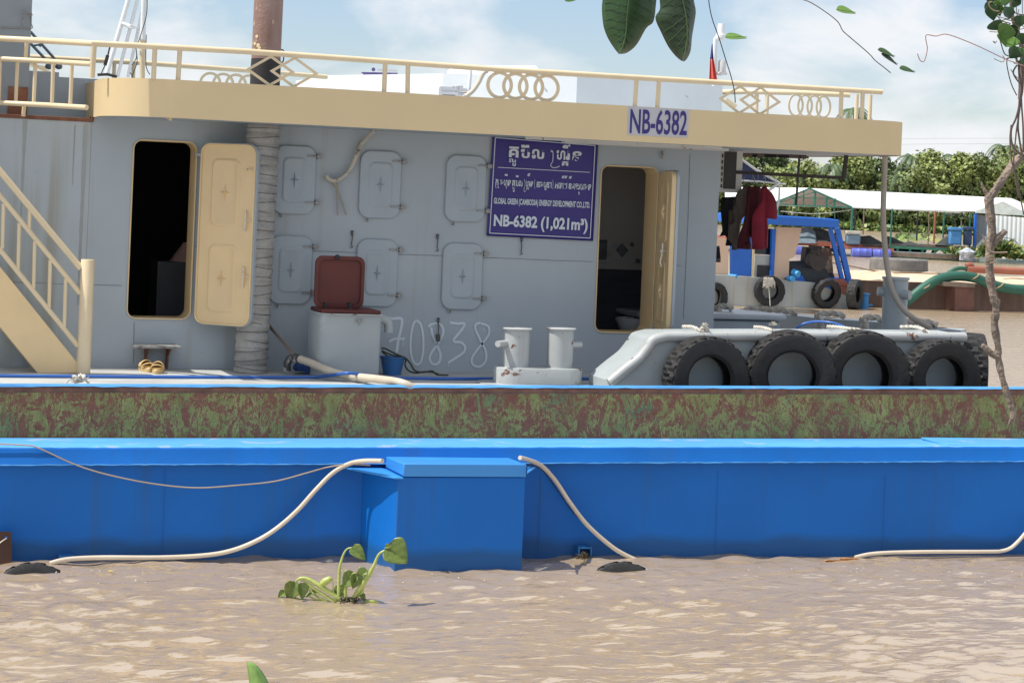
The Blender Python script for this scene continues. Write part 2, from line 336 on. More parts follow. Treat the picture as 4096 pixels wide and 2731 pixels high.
def obj(name, mb, mat, parent=None, label=None, cat_=None, group=None, kind=None, smooth=True, bevel=0, loc=None, solid=0, ang=38, fix=True):
    me = bpy.data.meshes.new(name); me.from_pydata(mb.v, [], mb.f)
    ms = mat if isinstance(mat, list) else [mat]
    for m in ms: me.materials.append(m)
    if len(ms) > 1: me.polygons.foreach_set('material_index', mb.mi)
    if fix and len(mb.f) < 60000:
        bm = bmesh.new(); bm.from_mesh(me); bmesh.ops.recalc_face_normals(bm, faces=bm.faces); bm.to_mesh(me); bm.free()
    if smooth:
        me.polygons.foreach_set('use_smooth', [True] * len(me.polygons)); me.set_sharp_from_angle(angle=rad(ang))
    me.update(); o = bpy.data.objects.new(name, me); COL.objects.link(o)
    if loc is not None:
        l = Vector(loc); me.transform(Matrix.Translation(-l)); o.location = l
    if parent:
        o.parent = parent; o.matrix_parent_inverse = Matrix.Translation(-wloc(parent))
    if solid:
        q = o.modifiers.new('solid', 'SOLIDIFY'); q.thickness = solid; q.offset = 0
    if bevel:
        q = o.modifiers.new('bevel', 'BEVEL'); q.width = bevel; q.segments = 2; q.limit_method = 'ANGLE'; q.angle_limit = rad(40)
    return setp(o, label, cat_, group, kind)
def wloc(o):
    l = Vector(o.location)
    return l
def root(name, loc, label, cat_, group=None):
    o = bpy.data.objects.new(name, None); COL.objects.link(o); o.location = loc; o.empty_display_size = .2
    return setp(o, label, cat_, group)
def dup(o, parent=None, delta=None):
    c = o.copy(); COL.objects.link(c)
    if parent:
        mi = o.matrix_parent_inverse.copy(); c.parent = parent; c.matrix_parent_inverse = mi
    if delta is not None: c.location = Vector(o.location) + Vector(delta)
    for ch in [x for x in bpy.data.objects if x.parent == o]:
        dup(ch, c)
    return c
def rr(w, h, r, k=6):
    out = []
    for cx, cy, a0 in ((w / 2 - r, h / 2 - r, 0), (-w / 2 + r, h / 2 - r, 90), (-w / 2 + r, -h / 2 + r, 180), (w / 2 - r, -h / 2 + r, 270)):
        for i in range(k + 1):
            a = rad(a0 + 90 * i / k); out.append((cx + r * math.cos(a), cy + r * math.sin(a)))
    return out
def ringstack(mb, rings, cap=True, closeback=False):
    n = len(rings[0]); k = len(rings)
    mb.add([p for r in rings for p in r], [(i * n + j, i * n + (j + 1) % n, (i + 1) * n + (j + 1) % n, (i + 1) * n + j) for i in range(k - 1) for j in range(n)] +
           ([tuple(range((k - 1) * n, k * n))] if cap else []) + ([tuple(range(n - 1, -1, -1))] if closeback else []))
def embossed(mb, f, w, h, r, t, rects, star=True):
    """panel: f(u,v,h)->point. outer rounded slab of thickness t, raised fields with four-point stars"""
    ringstack(mb, [[f(u, v, 0) for u, v in rr(w, h, r)], [f(u, v, t * .8) for u, v in rr(w, h, r)], [f(u, v, t) for u, v in rr(w - .012, h - .012, r - .005)]])
    for cu, cv, rw, rh in rects:
        ringstack(mb, [[f(cu + u, cv + v, t + .0005) for u, v in rr(rw, rh, .06)], [f(cu + u, cv + v, t + .010) for u, v in rr(rw - .03, rh - .03, .05)],
                       [f(cu + u, cv + v, t + .011) for u, v in rr(rw - .05, rh - .05, .045)], [f(cu + u, cv + v, t + .003) for u, v in rr(rw - .085, rh - .085, .035)]])
        if star:
            a, b, c = .030 * w / .4 + .015, .085, .010
            tips = [(0, b), (c, c), (a, 0), (c, -c), (0, -b), (-c, -c), (-a, 0), (-c, c)]
            vs = [f(cu, cv, t + .03)] + [f(cu + x, cv + y, t + .0035) for x, y in tips]
            mb.add(vs, [(0, i + 1, (i + 1) % 8 + 1) for i in range(8)])
def text_mesh(s, bold=0.0):
    c = bpy.data.curves.new('t', 'FONT'); c.body = s; c.size = 1; c.offset = bold; c.resolution_u = 3
    o = bpy.data.objects.new('t', c); COL.objects.link(o); dg = bpy.context.evaluated_depsgraph_get(); dg.update()
    me = bpy.data.meshes.new_from_object(o.evaluated_get(dg)); vs = [(v.co.x, v.co.y) for v in me.vertices]; fs = [tuple(p.vertices) for p in me.polygons]
    bpy.data.objects.remove(o); bpy.data.curves.remove(c); bpy.data.meshes.remove(me); return vs, fs
def put_text(mb, s, fn, x0, y0, w, h, bold=0.0, rx=0.0, ux=0.0):
    """fit the text's bounding box: (x0,y0) bottom-left, w wide, h high; rx: drop per unit right, ux: lean per unit up"""
    vs, fs = text_mesh(s, bold)
    if not vs: return
    xs = [v[0] for v in vs]; ys = [v[1] for v in vs]; ax, bx, ay, by = min(xs), max(xs), min(ys), max(ys)
    out = []
    for x, y in vs:
        a = (x - ax) / (bx - ax) * w; b = (y - ay) / (by - ay) * h
        out.append(fn(x0 + a + b * ux, y0 - b + a * rx))
    mb.add(out, fs)
def plate_holes(mb, outer, holes, y):
    bm = bmesh.new()
    for loop in [outer] + holes:
        vs = [bm.verts.new((x, y, z)) for x, z in loop]
        for i in range(len(vs)): bm.edges.new((vs[i], vs[(i + 1) % len(vs)]))
    bmesh.ops.triangle_fill(bm, edges=bm.edges[:], use_beauty=True, normal=(0, -1, 0))
    bm.verts.index_update(); mb.add([v.co.copy() for v in bm.verts], [tuple(v.index for v in f.verts) for f in bm.faces]); bm.free()

# ================================================================== SETTING
# river: one sheet of real waves, fine near the boats, coarser to the horizon
def river():
    rng = np.random.RandomState(5)
    ds = [6.0]
    while ds[-1] < 9000:
        d = ds[-1]
        st = .09 if d < 10.5 else (.032 if d < 17.8 else (.2 if d < 35 else d * .006)); ds.append(d + st * (1 if d < 300 else 3))
    ds = np.array(ds)
    an = np.concatenate([np.linspace(-60, -18, 24, endpoint=False), np.linspace(-18, 18, 330, endpoint=False), np.linspace(18, 60, 25)])
    t = np.tan(np.radians(an)); D, T = np.meshgrid(ds, t, indexing='ij')
    X = Fw.x * D + Rw.x * D * T; Y = Fw.y * D + Rw.y * D * T
    Z = np.zeros_like(X); sp = np.gradient(ds)[:, None]
    for i in range(140):
        lam = .10 * (.66 / .10) ** (rng.rand() ** 1.0); k = 2 * math.pi / lam
        a = math.radians(90 - 14 + rng.normal() * 33); ph = rng.rand() * 6.28
        amp = .00115 * (lam / .3) ** .8 * (1.0 + .4 * rng.rand())
        p = k * (X * math.cos(a) + Y * math.sin(a)) + ph + .8 * np.sin(.7 * X + ph) 
        fade = np.clip((lam / np.maximum(sp, 1e-6) - 2.5) / 3, 0, 1)
        Z += amp * fade * (np.sin(p) + .28 * np.sin(2 * p + .6))
    patch = .75 + .35 * np.sin(.8 * X + 1.3) * np.sin(.9 * Y + .6 * X)
    Z *= patch
    V = np.stack([X, Y, Z], -1).reshape(-1, 3); m, n = X.shape
    idx = np.arange(m * n).reshape(m, n); F = np.stack([idx[:-1, :-1], idx[:-1, 1:], idx[1:, 1:], idx[1:, :-1]], -1).reshape(-1, 4)
    me = bpy.data.meshes.new('river'); me.from_pydata(V.tolist(), [], F.tolist()); me.materials.append(waterm)
    me.polygons.foreach_set('use_smooth', [True] * len(me.polygons)); me.update()
    o = bpy.data.objects.new('river', me); COL.objects.link(o); setp(o, kind='structure')
river()
def bank_y(px): return 927 + (px - 3570) * .042
mb = MB(); fr = []
for px in range(2000, 5400, 60):
    p = PZ(px, bank_y(px), 0); q = p + Vector((p.x, p.y, 0)).normalized() * 4; r = p + Vector((p.x, p.y, 0)).normalized() * 400
    fr.append([Vector((p.x, p.y, -.3)), Vector((p.x, p.y, .1)), Vector((q.x, q.y, .9)), Vector((r.x, r.y, 1.2))])
mb.grid(fr); obj('riverbank', mb, bankm, kind='structure')

# ================================================================== WORK BOAT (grey cabin boat)
boat = root('work_boat', (6, 18.8, 0), 'grey and cream cabin boat with open deck moored behind the blue barge', 'boat')
XL = -7.0; XE = PY(3870, 1340, 17.2).x; XC = 8.51
ZF1 = 3.885; ZF0 = 3.553
zw = 3.56                                      # underside of roof
FXE = PY(3616, 600, FY + .2).x
# hull and deck
mb = MB(); nose = PZ(3845, 1322, 1.80); sh = [(XL, 17.85), (1.1, 17.05), (XE, 17.05), (nose.x + .05, nose.y), (PZ(3500, 1290, 1.8).x, PZ(3500, 1290, 1.8).y), (PZ(3100, 1262, 1.8).x, PZ(3100, 1262, 1.8).y), (XC - .2, 22.3), (XL, 22.3)]
mb.prism([(x, y, -.4) for x, y in sh], (0, 0, DZ - .03 + .4)); obj('hull', mb, wallm, boat)
mb = MB(); mb.prism([(x, y, DZ - .028) for x, y in sh], (0, 0, .028)); obj('deck', mb, deckm, boat)
# cabin walls with the two doorways
def zat(px, py): return PY(px, py, WY).z
dr1 = (PY(524, 900, WY).x, PY(772, 900, WY).x, zat(640, 1272), zat(660, 567))
dr2 = (PY(2393, 1000, WY).x, PY(2617, 1000, WY).x, zat(2480, 1327), zat(2500, 668))
def loop(d, r=.075, g=0):
    cx = (d[0] + d[1]) / 2; cz = (d[2] + d[3]) / 2
    return [(cx + u, cz + v) for u, v in rr(d[1] - d[0] + g, d[3] - d[2] + g, r + g / 2)]
XS = PY(351, 900, WY).x
mb = MB(); plate_holes(mb, [(XS, DZ), (XC, DZ), (XC, zw), (XS, zw)], [loop(dr1), loop(dr2)], WY)
mb.box((XC - .04, WY + .002, DZ), (XC, 22.0, zw))
mb.box((XS, 21.95, DZ), (XC - .05, 22.0, zw))
obj('cabin_wall', mb, wallm, boat, smooth=False, fix=False)
ZL = PY(200, 481, WY).z
mb = MB(); mb.box((XL, WY - .003, DZ), (XS - .002, 22, ZL)); obj('side_wall', mb, leftwallm, boat, smooth=False)
mb = MB(); mb.box((XL, WY - .012, ZL), (XS + .015, WY + .3, ZL + .035)); mb.box((XS - .01, WY - .012, ZL + .037), (XS + .02, WY + .1, zw)); obj('rusty_ledge', mb, rustm, boat, bevel=.004)
# weld seams
mb = MB()
def seam(pts, r=.0022):
    P = []
    for i in range(len(pts) - 1):
        a, b = pts[i], pts[i + 1]; k = max(2, int(abs(b[0] - a[0]) / 14) + int(abs(b[1] - a[1]) / 14))
        for j in range(k): P.append(PY(a[0] + (b[0] - a[0]) * j / k, a[1] + (b[1] - a[1]) * j / k + random.uniform(-1, 1), WY - .004))
    mb.tube(P, r, 5)
seam([(0, 1127), (500, 1143)]); seam([(1100, 998), (2090, 1036), (2385, 1048)]); seam([(772, 985), (795, 986)]); seam([(2760, 620), (2752, 900), (2733, 1290)]); seam([(2690, 1060), (2745, 1066)])
seam([(537, 1290), (533, 1470)], .003); seam([(665, 1440), (664, 1470)], .003)
obj('weld_seam', mb, M('seam_grey', (.22, .24, .25), .6, spots=((.2, .14, .09), .55, 6)), boat)
# rust stains as a real thin run of dirt at the joint
mb = MB()
for px, y0, y1, wd in ((343, 500, 1240, .045), (100, 480, 900, .04), (300, 500, 760, .02)):
    pts = [PY(px - (y - 500) * .045, y, WY) for y in range(y0, y1, 30)]
    mb.ribbon(pts, [wd * (1 - i / len(pts) * .6) * random.uniform(.7, 1.1) for i in range(len(pts))], (0, -1, 0), .004)
obj('rust_stain', mb, M('dirt_run', (.335, .36, .355), .7, var=.15, scale=3, st=(1, 1, .3)), boat)
# door frames (deep jambs) and rims
for d in (dr1, dr2):
    mb = MB(); A = loop(d, .075, 0.0); Bo = loop(d, .08, .022)
    ringstack(mb, [[(x, WY + .30, z) for x, z in A], [(x, WY - .012, z) for x, z in A], [(x, WY - .014, z) for x, z in Bo], [(x, WY + .001, z) for x, z in Bo]], cap=False)
    obj('door_frame', mb, yellowm, boat, fix=False)
# interiors
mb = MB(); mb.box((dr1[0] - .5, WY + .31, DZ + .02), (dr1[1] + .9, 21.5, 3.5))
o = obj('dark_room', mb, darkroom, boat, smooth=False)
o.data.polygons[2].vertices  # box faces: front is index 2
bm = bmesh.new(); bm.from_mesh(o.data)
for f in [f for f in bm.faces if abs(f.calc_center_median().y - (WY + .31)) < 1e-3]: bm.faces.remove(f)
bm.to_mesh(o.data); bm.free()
cab = root('cabinet', PY(690, 1240, 20.2), 'dark cabinet standing just inside the left doorway', 'cabinet'); mb = MB(); p = PY(632, 1046, 20.2); mb.box((p.x, 20.2, DZ + .03), (p.x + .9, 20.7, p.z)); mb.box((p.x + .02, 20.185, DZ + .12), (p.x + .42, 20.198, p.z - .04)); mb.box((p.x + .46, 20.185, DZ + .12), (p.x + .86, 20.198, p.z - .04)); obj('body', mb, M('cabinet_grey', (.12, .12, .13), .4), cab, smooth=False)
lsp = root('lamp_shade', PY(735, 1046, 20.35), 'pinkish cone-shaped shade standing on the dark cabinet', 'lampshade'); p = PY(745, 1046, 20.35); mb = MB(); mb.lathe([(.17, 0), (.035, .19), (.03, .19)], p, n=24); obj('shade', mb, M('shade_pink', (.75, .45, .38), .8), lsp)
lx0, lx1 = dr2[0] - .35, XC - .10; ly = WY + 1.5; zt = PY(2500, 1078, ly).z
mb = MB(); mb.box((lx0, ly, zt), (lx1, ly + .05, 3.45)); mb.box((lx0 - .05, WY + .31, zt), (lx0, ly, 3.45)); mb.box((lx1, WY + .31, zt), (lx1 + .05, ly, 3.45)); obj('light_tiled_wall', mb, tilew, boat, smooth=False)
mb = MB(); mb.box((lx0, ly - .004, DZ), (lx1, ly + .05, zt - .002)); mb.box((lx0 - .05, WY + .31, DZ), (lx0, ly - .005, zt - .002)); mb.box((lx1, WY + .31, DZ), (lx1 + .05, ly - .005, zt - .002))
mb.box((lx0, WY + .31, DZ + .3), (lx1, ly - .005, DZ + .33)); mb.box((lx0 - .05, WY + .31, 3.452), (lx1 + .05, ly + .05, 3.5))
for k in range(9):
    z = DZ + .42 + k * .105
    if z < zt - .02: mb.box((lx0, ly - .008, z), (lx1, ly - .005, z + .008))
obj('dark_tiled_wall', mb, tiled, boat, smooth=False)
g = RG(2000, 850, 2.138); mb = MB()
def gp(x, y, Y): return PY(*g(x, y), Y)
for (a, b, c, d) in ((965, 270, 1040, 276), (965, 284, 1035, 289), (965, 298, 1025, 303), (905, 342, 960, 347), (905, 356, 955, 361), (905, 370, 950, 375), (1090, 348, 1225, 353), (1090, 362, 1225, 367), (1090, 376, 1225, 381), (848, 430, 930, 436), (1115, 438, 1260, 444)):
    p = gp(a, b, ly - .01); q = gp(c, d, ly - .01); mb.box((p.x, ly - .008, p.z), (q.x, ly - .003, q.z))
for (a, b, c, d) in ((850, 232, 912, 405), (1228, 245, 1262, 415), (1160, 395, 1200, 432)):
    p = gp(a, b, ly - .01); q = gp(c, d, ly - .01); mb.box((p.x, ly - .010, p.z), (q.x, ly - .003, q.z))
mb.prism([gp(990, 320, ly - .012), gp(1045, 262, ly - .012), gp(1100, 325, ly - .012), gp(1045, 385, ly - .012)], (0, .008, 0))
mb.prism([gp(1108, 275, ly - .012), gp(1130, 250, ly - .012), gp(1152, 278, ly - .012), gp(1130, 300, ly - .012)], (0, .008, 0))
obj('tile_pattern', mb, M('patterned_tile', (.13, .145, .15), .3, var=.4, scale=12), boat, smooth=False)
# squat toilet bowl seen low in the doorway
tc_ = gp(1150, 900, ly - .45); t = root('toilet_bowl', (tc_.x, ly - .45, tc_.z - .3), 'white porcelain bowl low inside the doorway right of the banner', 'toilet')
mb = MB(); mb.lathe([(.09, -.30), (.10, -.2), (.17, -.1), (.20, -.02), (.205, 0), (.185, 0), (.15, -.07), (.05, -.15)], tc_, n=28); obj('bowl', mb, porcm, t)
mb = MB(); a = gp(1205, 895, ly - .4); b = gp(1245, 790, ly - .3); mb.tube([a, b], .008, 6); obj('brush_handle', mb, whitem, t)

# roof: slab and curved fascia
def fascia_line():
    pts = [(XS + .01, 19.6), (XS + .01, 18.55)]; R = .62
    for i in range(49):
        a = rad(180 + 90 * i / 48); pts.append((XS + .01 + R + R * math.cos(a), FY + R + R * math.sin(a)))
    R2 = .34
    for i in range(9):
        a = rad(270 + 90 * i / 8); pts.append((FXE - R2 + R2 * math.cos(a), FY + R2 + R2 * math.sin(a)))
    pts += [(FXE, 19.5), (FXE - .25, 21.0), (XC + .3, 22.3), (XS + .01, 22.3)]
    return pts
fl = fascia_line()
mb = MB(); rings = [[(x, y, z) for x, y in fl] for z in (ZF0, ZF1)]
inn = []
cx_, cy_ = 6.0, 20.5
for x, y in fl:
    d = Vector((cx_ - x, cy_ - y)).normalized() if False else None
def inset(pts, t):
    n = len(pts); out = []
    for i in range(n):
        a = Vector(pts[i - 1]); b = Vector(pts[i]); c = Vector(pts[(i + 1) % n])
        n1 = (b - a).normalized(); n2 = (c - b).normalized(); m = (Vector((-n1.y, n1.x)) + Vector((-n2.y, n2.x))).normalized(); out.append((b.x + m.x * t, b.y + m.y * t))
    return out
fi = inset(fl, .012)
ringstack(mb, [[(x, y, ZF1) for x, y in fi], [(x, y, ZF1) for x, y in fl], [(x, y, ZF0) for x, y in fl], [(x, y, ZF0) for x, y in fi]], cap=False)
obj('fascia', mb, creamm, boat, fix=True)
fs_ = inset(fl, .014)
mb = MB(); mb.prism([(x, y, zw) for x, y in fs_], (0, 0, .05)); mb.prism([(x, y, ZF1 - .06) for x, y in fs_], (0, 0, .055)); obj('roof', mb, M('roof_underside', (.33, .37, .40), .6), boat, smooth=False)
mb = MB(); g3 = RG(2000, 0, 2.138)
P1 = [PY(*g3(x, y), FY + .35) for x, y in ((215, 1190), (560, 1200), (1000, 1235), (1500, 1262), (1900, 1290))]
mb.ribbon([(p.x, p.y, zw + .0) for p in P1], .05, (0, -1, 0), 0)
mb.box((PY(2280, 600, 18.2).x, 18.35, zw - .035), (PY(2890, 600, 18.5).x, 18.45, zw - .002)); obj('roof_beam', mb, M('beam_paint', (.55, .53, .50), .6, spots=(RUSTC, .62, 8)), boat, bevel=.003)
mb = MB(); p = PY(3545, 640, 18.2); 
obj('drain_spout', MB().tube([PY(672, 470, 18.0), PY(682, 476, 17.93)], .018, 12), creamm, boat)

# number plate painted on the fascia
mb = MB(); Yp = FY - .004
mb.prism([PY(*g3(x, y), Yp) for x, y in ((1095, 908), (1617, 941), (1607, 1180), (1090, 1155))], (0, .003, 0)); pl = obj('number_plate', mb, platem, boat, smooth=False)
mb = MB(); put_text(mb, 'NB-6382', lambda x, y: PY(*g3(x, y), Yp - .003), 1108, 1143, 488, 214, .018, .037, .045)
obj('registration_lettering', mb, violetm, pl, smooth=False, fix=False)

# railing
rail = obj('railing', MB().tube([PY(x, y, Yr) for x, y, Yr in ((-500, 131, 18.75), (-200, 146, 18.75), (0, 155, 18.75), (180, 164, 18.4), (372, 175, 17.87), (560, 184, 17.85), (1000, 208, 17.85), (2000, 279, 17.85), (2600, 314.5, 17.85), (3200, 350, 17.85), (3527, 369, 17.85))], .0265, 14), creamr, boat)
def yl(px): return 18.75 if px < 60 else 18.75 + (17.88 - 18.75) * (px - 60) / 312
def lr(pts, r, name): obj(name, MB().tube([PY(x, y, yl(x)) for x, y in pts], r, 12), creamr, rail)
lr([(-400, 215), (0, 236), (190, 246), (366, 257)], .023, 'rail'); lr([(-400, 391), (0, 412), (190, 421), (347, 431)], .023, 'rail')
for a, b, r in (((107, 170), (101, 240), .017), ((70, 245), (63, 408), .017), ((142, 247), (135, 413), .017), ((213, 250), (208, 416), .017), ((288, 255), (281, 420), .017), ((0, 240), (-5, 408), .017), ((97, 420), (93, 466), .018), ((376, 180), (368, 312), .025)):
    lr([a, b], r, 'post')
for x0, y0, x1, y1 in ((620, 190, 614, 318), (720, 196, 712, 325), (1541, 252, 1536, 372), (1632, 258, 1630, 378), (2546, 316, 2539, 428), (2636, 322, 2629, 434), (3366, 362, 3362, 475), (3451, 366, 3447, 480)):
    obj('post', MB().tube([PY(x0, y0, 17.85), PY(x1, y1, 17.85)], .0215, 12), creamr, rail)
def flatloop(mb, c, rx, rz, w, n, Y, rot=0, th=.012):
    outer = [(c[0] + (rx) * math.cos(rot + 2 * math.pi * i / n), c[1] + (rz) * math.sin(rot + 2 * math.pi * i / n)) for i in range(n)]
    k = math.cos(math.pi / n) if n == 4 else 1
    fx = (rx - w / k) / rx; fz = (rz - w / k * (rz / rx if n == 4 else 1)) / rz
    inner = [(c[0] + (a - c[0]) * fx, c[1] + (b - c[1]) * fz) for a, b in outer]
    ringstack(mb, [[(x, Y, z) for x, z in outer], [(x, Y, z) for x, z in inner], [(x, Y + th, z) for x, z in inner], [(x, Y + th, z) for x, z in outer], [(x, Y, z) for x, z in outer]], cap=False)
zc = (PY(1900, 260, 17.85).z + ZF1) / 2
def diamonds(px, py, Y=17.845, hz=.140, parent=rail):
    c = PY(px, py, Y); mb = MB()
    for i, s in enumerate((-1, 1)): flatloop(mb, (c.x + s * .108, c.z), .222, hz, .030, 4, Y + i * .002)
    return obj('diamond_ornament', mb, creamr, parent, smooth=False)
def rings(px, py, Y=17.845, r=.128, sp=.153, parent=rail, n=4):
    c = PY(px, py, Y); mb = MB()
    for i in range(n): flatloop(mb, (c.x + (i - (n - 1) / 2) * sp, c.z), r, r, .030 * r / .128, 40, Y + i * .0015)
    return obj('ring_ornament', mb, creamr, parent, ang=60)
diamonds(1130, 287); diamonds(3001, 402); rings(2094, 347)
# railing on the far side of the roof
fp = [(-300, 205), (121, 231), (560, 258), (1000, 285), (1306, 305), (2000, 345), (2898, 370), (3150, 373), (3400, 379)]
FZ = 4.19
frp = [PZ(x, y, FZ) for x, y in ((-300, 206), (121, 229), (560, 252), (1005, 284), (1306, 309))]
fr2 = [PZ(x, y, FZ) for x, y in ((2880, 369), (2996, 367), (3180, 372), (3375, 380))] + [PZ(3400, 381, FZ)]
frail = obj('far_railing', MB().tube(frp, .026, 12), creamr, boat); obj('far_railing', MB().tube(fr2, .028, 12), creamr, boat)
def fpost(px, py): p = PZ(px, py, FZ); obj('post', MB().tube([p, (p.x, p.y, ZF1)], .021, 10), creamr, frail)
for px, py in ((458, 247), (535, 251), (3028, 368), (3070, 369), (3428, 378), (3482, 380)): fpost(px, py)
p = PZ(919, 320, 4.04); rings(919, 338, p.y, r=.112, sp=.13, parent=frail); p = PZ(3240, 425, 4.045); c = p
mb = MB()
for i in range(4): flatloop(mb, (c.x + (i - 1.5) * .105, c.z), .088, .118, .02, 36, c.y + i * .0015)
obj('ring_ornament', mb, creamr, frail, ang=60)
mb = MB(); mb.bar(PZ(205, 275, FZ), PZ(120, 262, FZ), .03); p = PZ(3100, 395, FZ)
mb.bar(PD(2904, 398, 21), PD(2945, 428, 21), .035); mb.bar(PZ(110, 250, FZ), PZ(215, 300, 4.08), .03); obj('brace', mb, creamr, frail)

# wheelhouse block and low panels at the left end of the roof
mb = MB(); YW = 18.95
a = PY(128, 30, YW); mb.box((a.x - 3.4, YW, ZL - .3), (a.x, YW + 2, 6.6)); obj('wheelhouse', mb, M('wheelhouse_paint', (.26, .29, .31), .55, var=.06), boat, smooth=False)
mb = MB(); g1 = RG(0, 0, 3.136)
mb.tube([PY(*g1(x, y), YW - .006) for x, y in ((0, 345), (200, 352), (385, 362), (408, 350), (400, 325), (390, 300), (393, 200))], .006, 6)
mb.tube([PY(*g1(x, y), YW - .03) for x, y in ((300, 110), (285, 140), (297, 170), (292, 290), (268, 300), (290, 322), (315, 310))], .006, 6)
mb.tube([PY(*g1(x, y), YW - .03) for x, y in ((350, 140), (370, 180), (350, 205), (400, 170), (405, 190), (380, 195))], .007, 6); obj('wire_hook', mb, steelm, boat)
mb = MB(); p = PY(118, 300, YW + .5); q = PY(236, 300, YW + .5); r = PY(352, 300, YW + .5)
z1 = PY(180, 287, YW + .5).z; z2 = PY(300, 312, YW + .5).z
mb.box((p.x - .2, YW + .5, ZL - .2), (q.x, YW + .55, z1)); mb.box((q.x, YW + .502, ZL - .2), (r.x + .1, YW + .55, z2)); obj('low_panel', mb, wallm, boat, smooth=False)
mb = MB()
x0 = PY(32, 400, YW - .01).x; x1 = PY(88, 400, YW - .01).x; mb.box((x0, YW - .012, ZL), (x1 + .05, YW - .002, PY(60, 348, YW).z)); obj('rust_patch', mb, rustm, boat)
mb = MB(); YD = 20.4
for (a, b) in (((122, 128), (222, 240)), ((122, 175), (182, 238)), ((155, 178), (165, 186))):
    mb.tube([PY(*a, YD), PY(*b, YD)], .014, 8)
mb.tube([PY(128, 184, YD), PY(160, 180, YD)], .010, 8)
for c in ((195, 267), (235, 267)): mb.lathe([(.0, -.03), (.03, -.02), (.036, 0), (.03, .02), (.0, .03)], PY(*c, YD - .3), n=14)
obj('davit_bracket', mb, dkgrey, boat)

# mast
mast = obj('mast', MB().tube([PY(578, -60, 18.6), PY(571, 160, 18.6)], .025, 14), whitem, boat)
obj('mast_foot', MB().tube([PY(571, 160, 18.6), PY(568, 315, 18.6)], .0255, 14), creamr, mast)
for a, b, r in (((531, -60), (424, 305), .022), ((566, -60), (470, 308), .016), ((568, 51), (512, 309), .015)):
    obj('mast_leg', MB().tube([PY(*a, 18.7), PY(*b, 18.7)], r, 12), whitem, mast)
obj('mast_rung', MB().tube([PY(491, 94, 18.68), PY(520, 103, 18.5), PY(552, 112, 18.68)], .012, 10).tube([PY(491, 98, 18.68), PY(520, 113, 18.68), PY(552, 110, 18.68)], .009, 8), whitem, mast)
obj('stay_wire', MB().tube([PY(441, 180, 18.3), PY(431, 225, 18.3)], .007, 6).tube([PY(431, 222, 18.3), PY(420, 262, 18.3)], .016, 6).tube([PY(420, 262, 18.3), PY(404, 298, 18.3)], .005, 6)
    .tube([PY(390, 300, 18.2), PY(430, 298, 18.2), PY(468, 308, 18.2)], .013, 6), blackm, mast)
mb = MB()
for pts in (((588, -20), (586, 60), (560, 150), (545, 190), (546, 230), (528, 262)), ((545, 200), (548, 250), (530, 300)), ((585, 140), (584, 260), (600, 300)), ((520, 290), (532, 310))):
    mb.tube(cat([PY(*q, 18.5) for q in pts]), .004, 5)
obj('mast_wire', mb, blackm, mast)

# exhaust pipe
YE = 18.50
def epx(y): return 1075 - 15.5 * y / 338
ex = obj('exhaust_pipe', MB().tube([PY(1082, -80, YE)] + [PY(epx(y), y, YE) for y in (0, 120, 240, 310)], .133, 32), pipem, boat)
obj('sooty_collar', MB().tube([PY(epx(y), y, YE) for y in (238, 280, 330, 375)], [.134, .138, .136, .14], 32), sootm, ex)
rp_ = random.Random(3); P = []; R_ = []
for i in range(141):
    y = 455 + i * (1487 - 455) / 140; P.append(PY(1060 - (y - 455) * .0525 - 4, y, YE)); 
    R_.append(.150 + .006 * math.sin(i * 1.05) + rp_.uniform(-.002, .002) + (.004 if i % 9 == 0 else 0) - (.007 if i % 9 == 1 else 0))
obj('cloth_wrap', MB().tube(P, R_, 40), wrapm, ex)
mb = MB()
for i in range(3, 140, 5):
    tl = rp_.uniform(-.03, .03); c = P[i]; mb.tube([c + Vector((math.cos(a) * (R_[i] + .003), math.sin(a) * (R_[i] + .003), tl * math.cos(a))) for a in np.linspace(math.pi, 2 * math.pi, 14)], .0022, 4)
obj('wrapping_wire', mb, blackm, ex)
mb = MB()
for i in range(26):
    a = rp_.uniform(190, 350); c = P[0].lerp(P[0], 0)
for x, y, s in ((1020, 150, .03), (1024, 186, .035), (1014, 178, .03), (1028, 196, .03)):
    p = PY(x, y, YE); dx = p.x - PY(epx(y), y, YE).x; yy = YE - math.sqrt(max(.001, .1345 ** 2 - dx * dx))
    mb.lathe([(0, -.001), (s * .6, -.001), (s * .5, .002), (0, .003)], (p.x, yy - .001, p.z), (dx / .134, -math.sqrt(max(.01, 1 - (dx / .134) ** 2)), 0), 12)
obj('paint_splash', mb, creamm, ex)
mb = MB(); c = PY(1125, 225, YE)
mb.tube(cat([PY(x, y, YE) for x, y in ((1122, 200), (1134, 205), (1133, 245), (1122, 250))]), .006, 6); obj('lifting_ring', mb, blackm, ex)

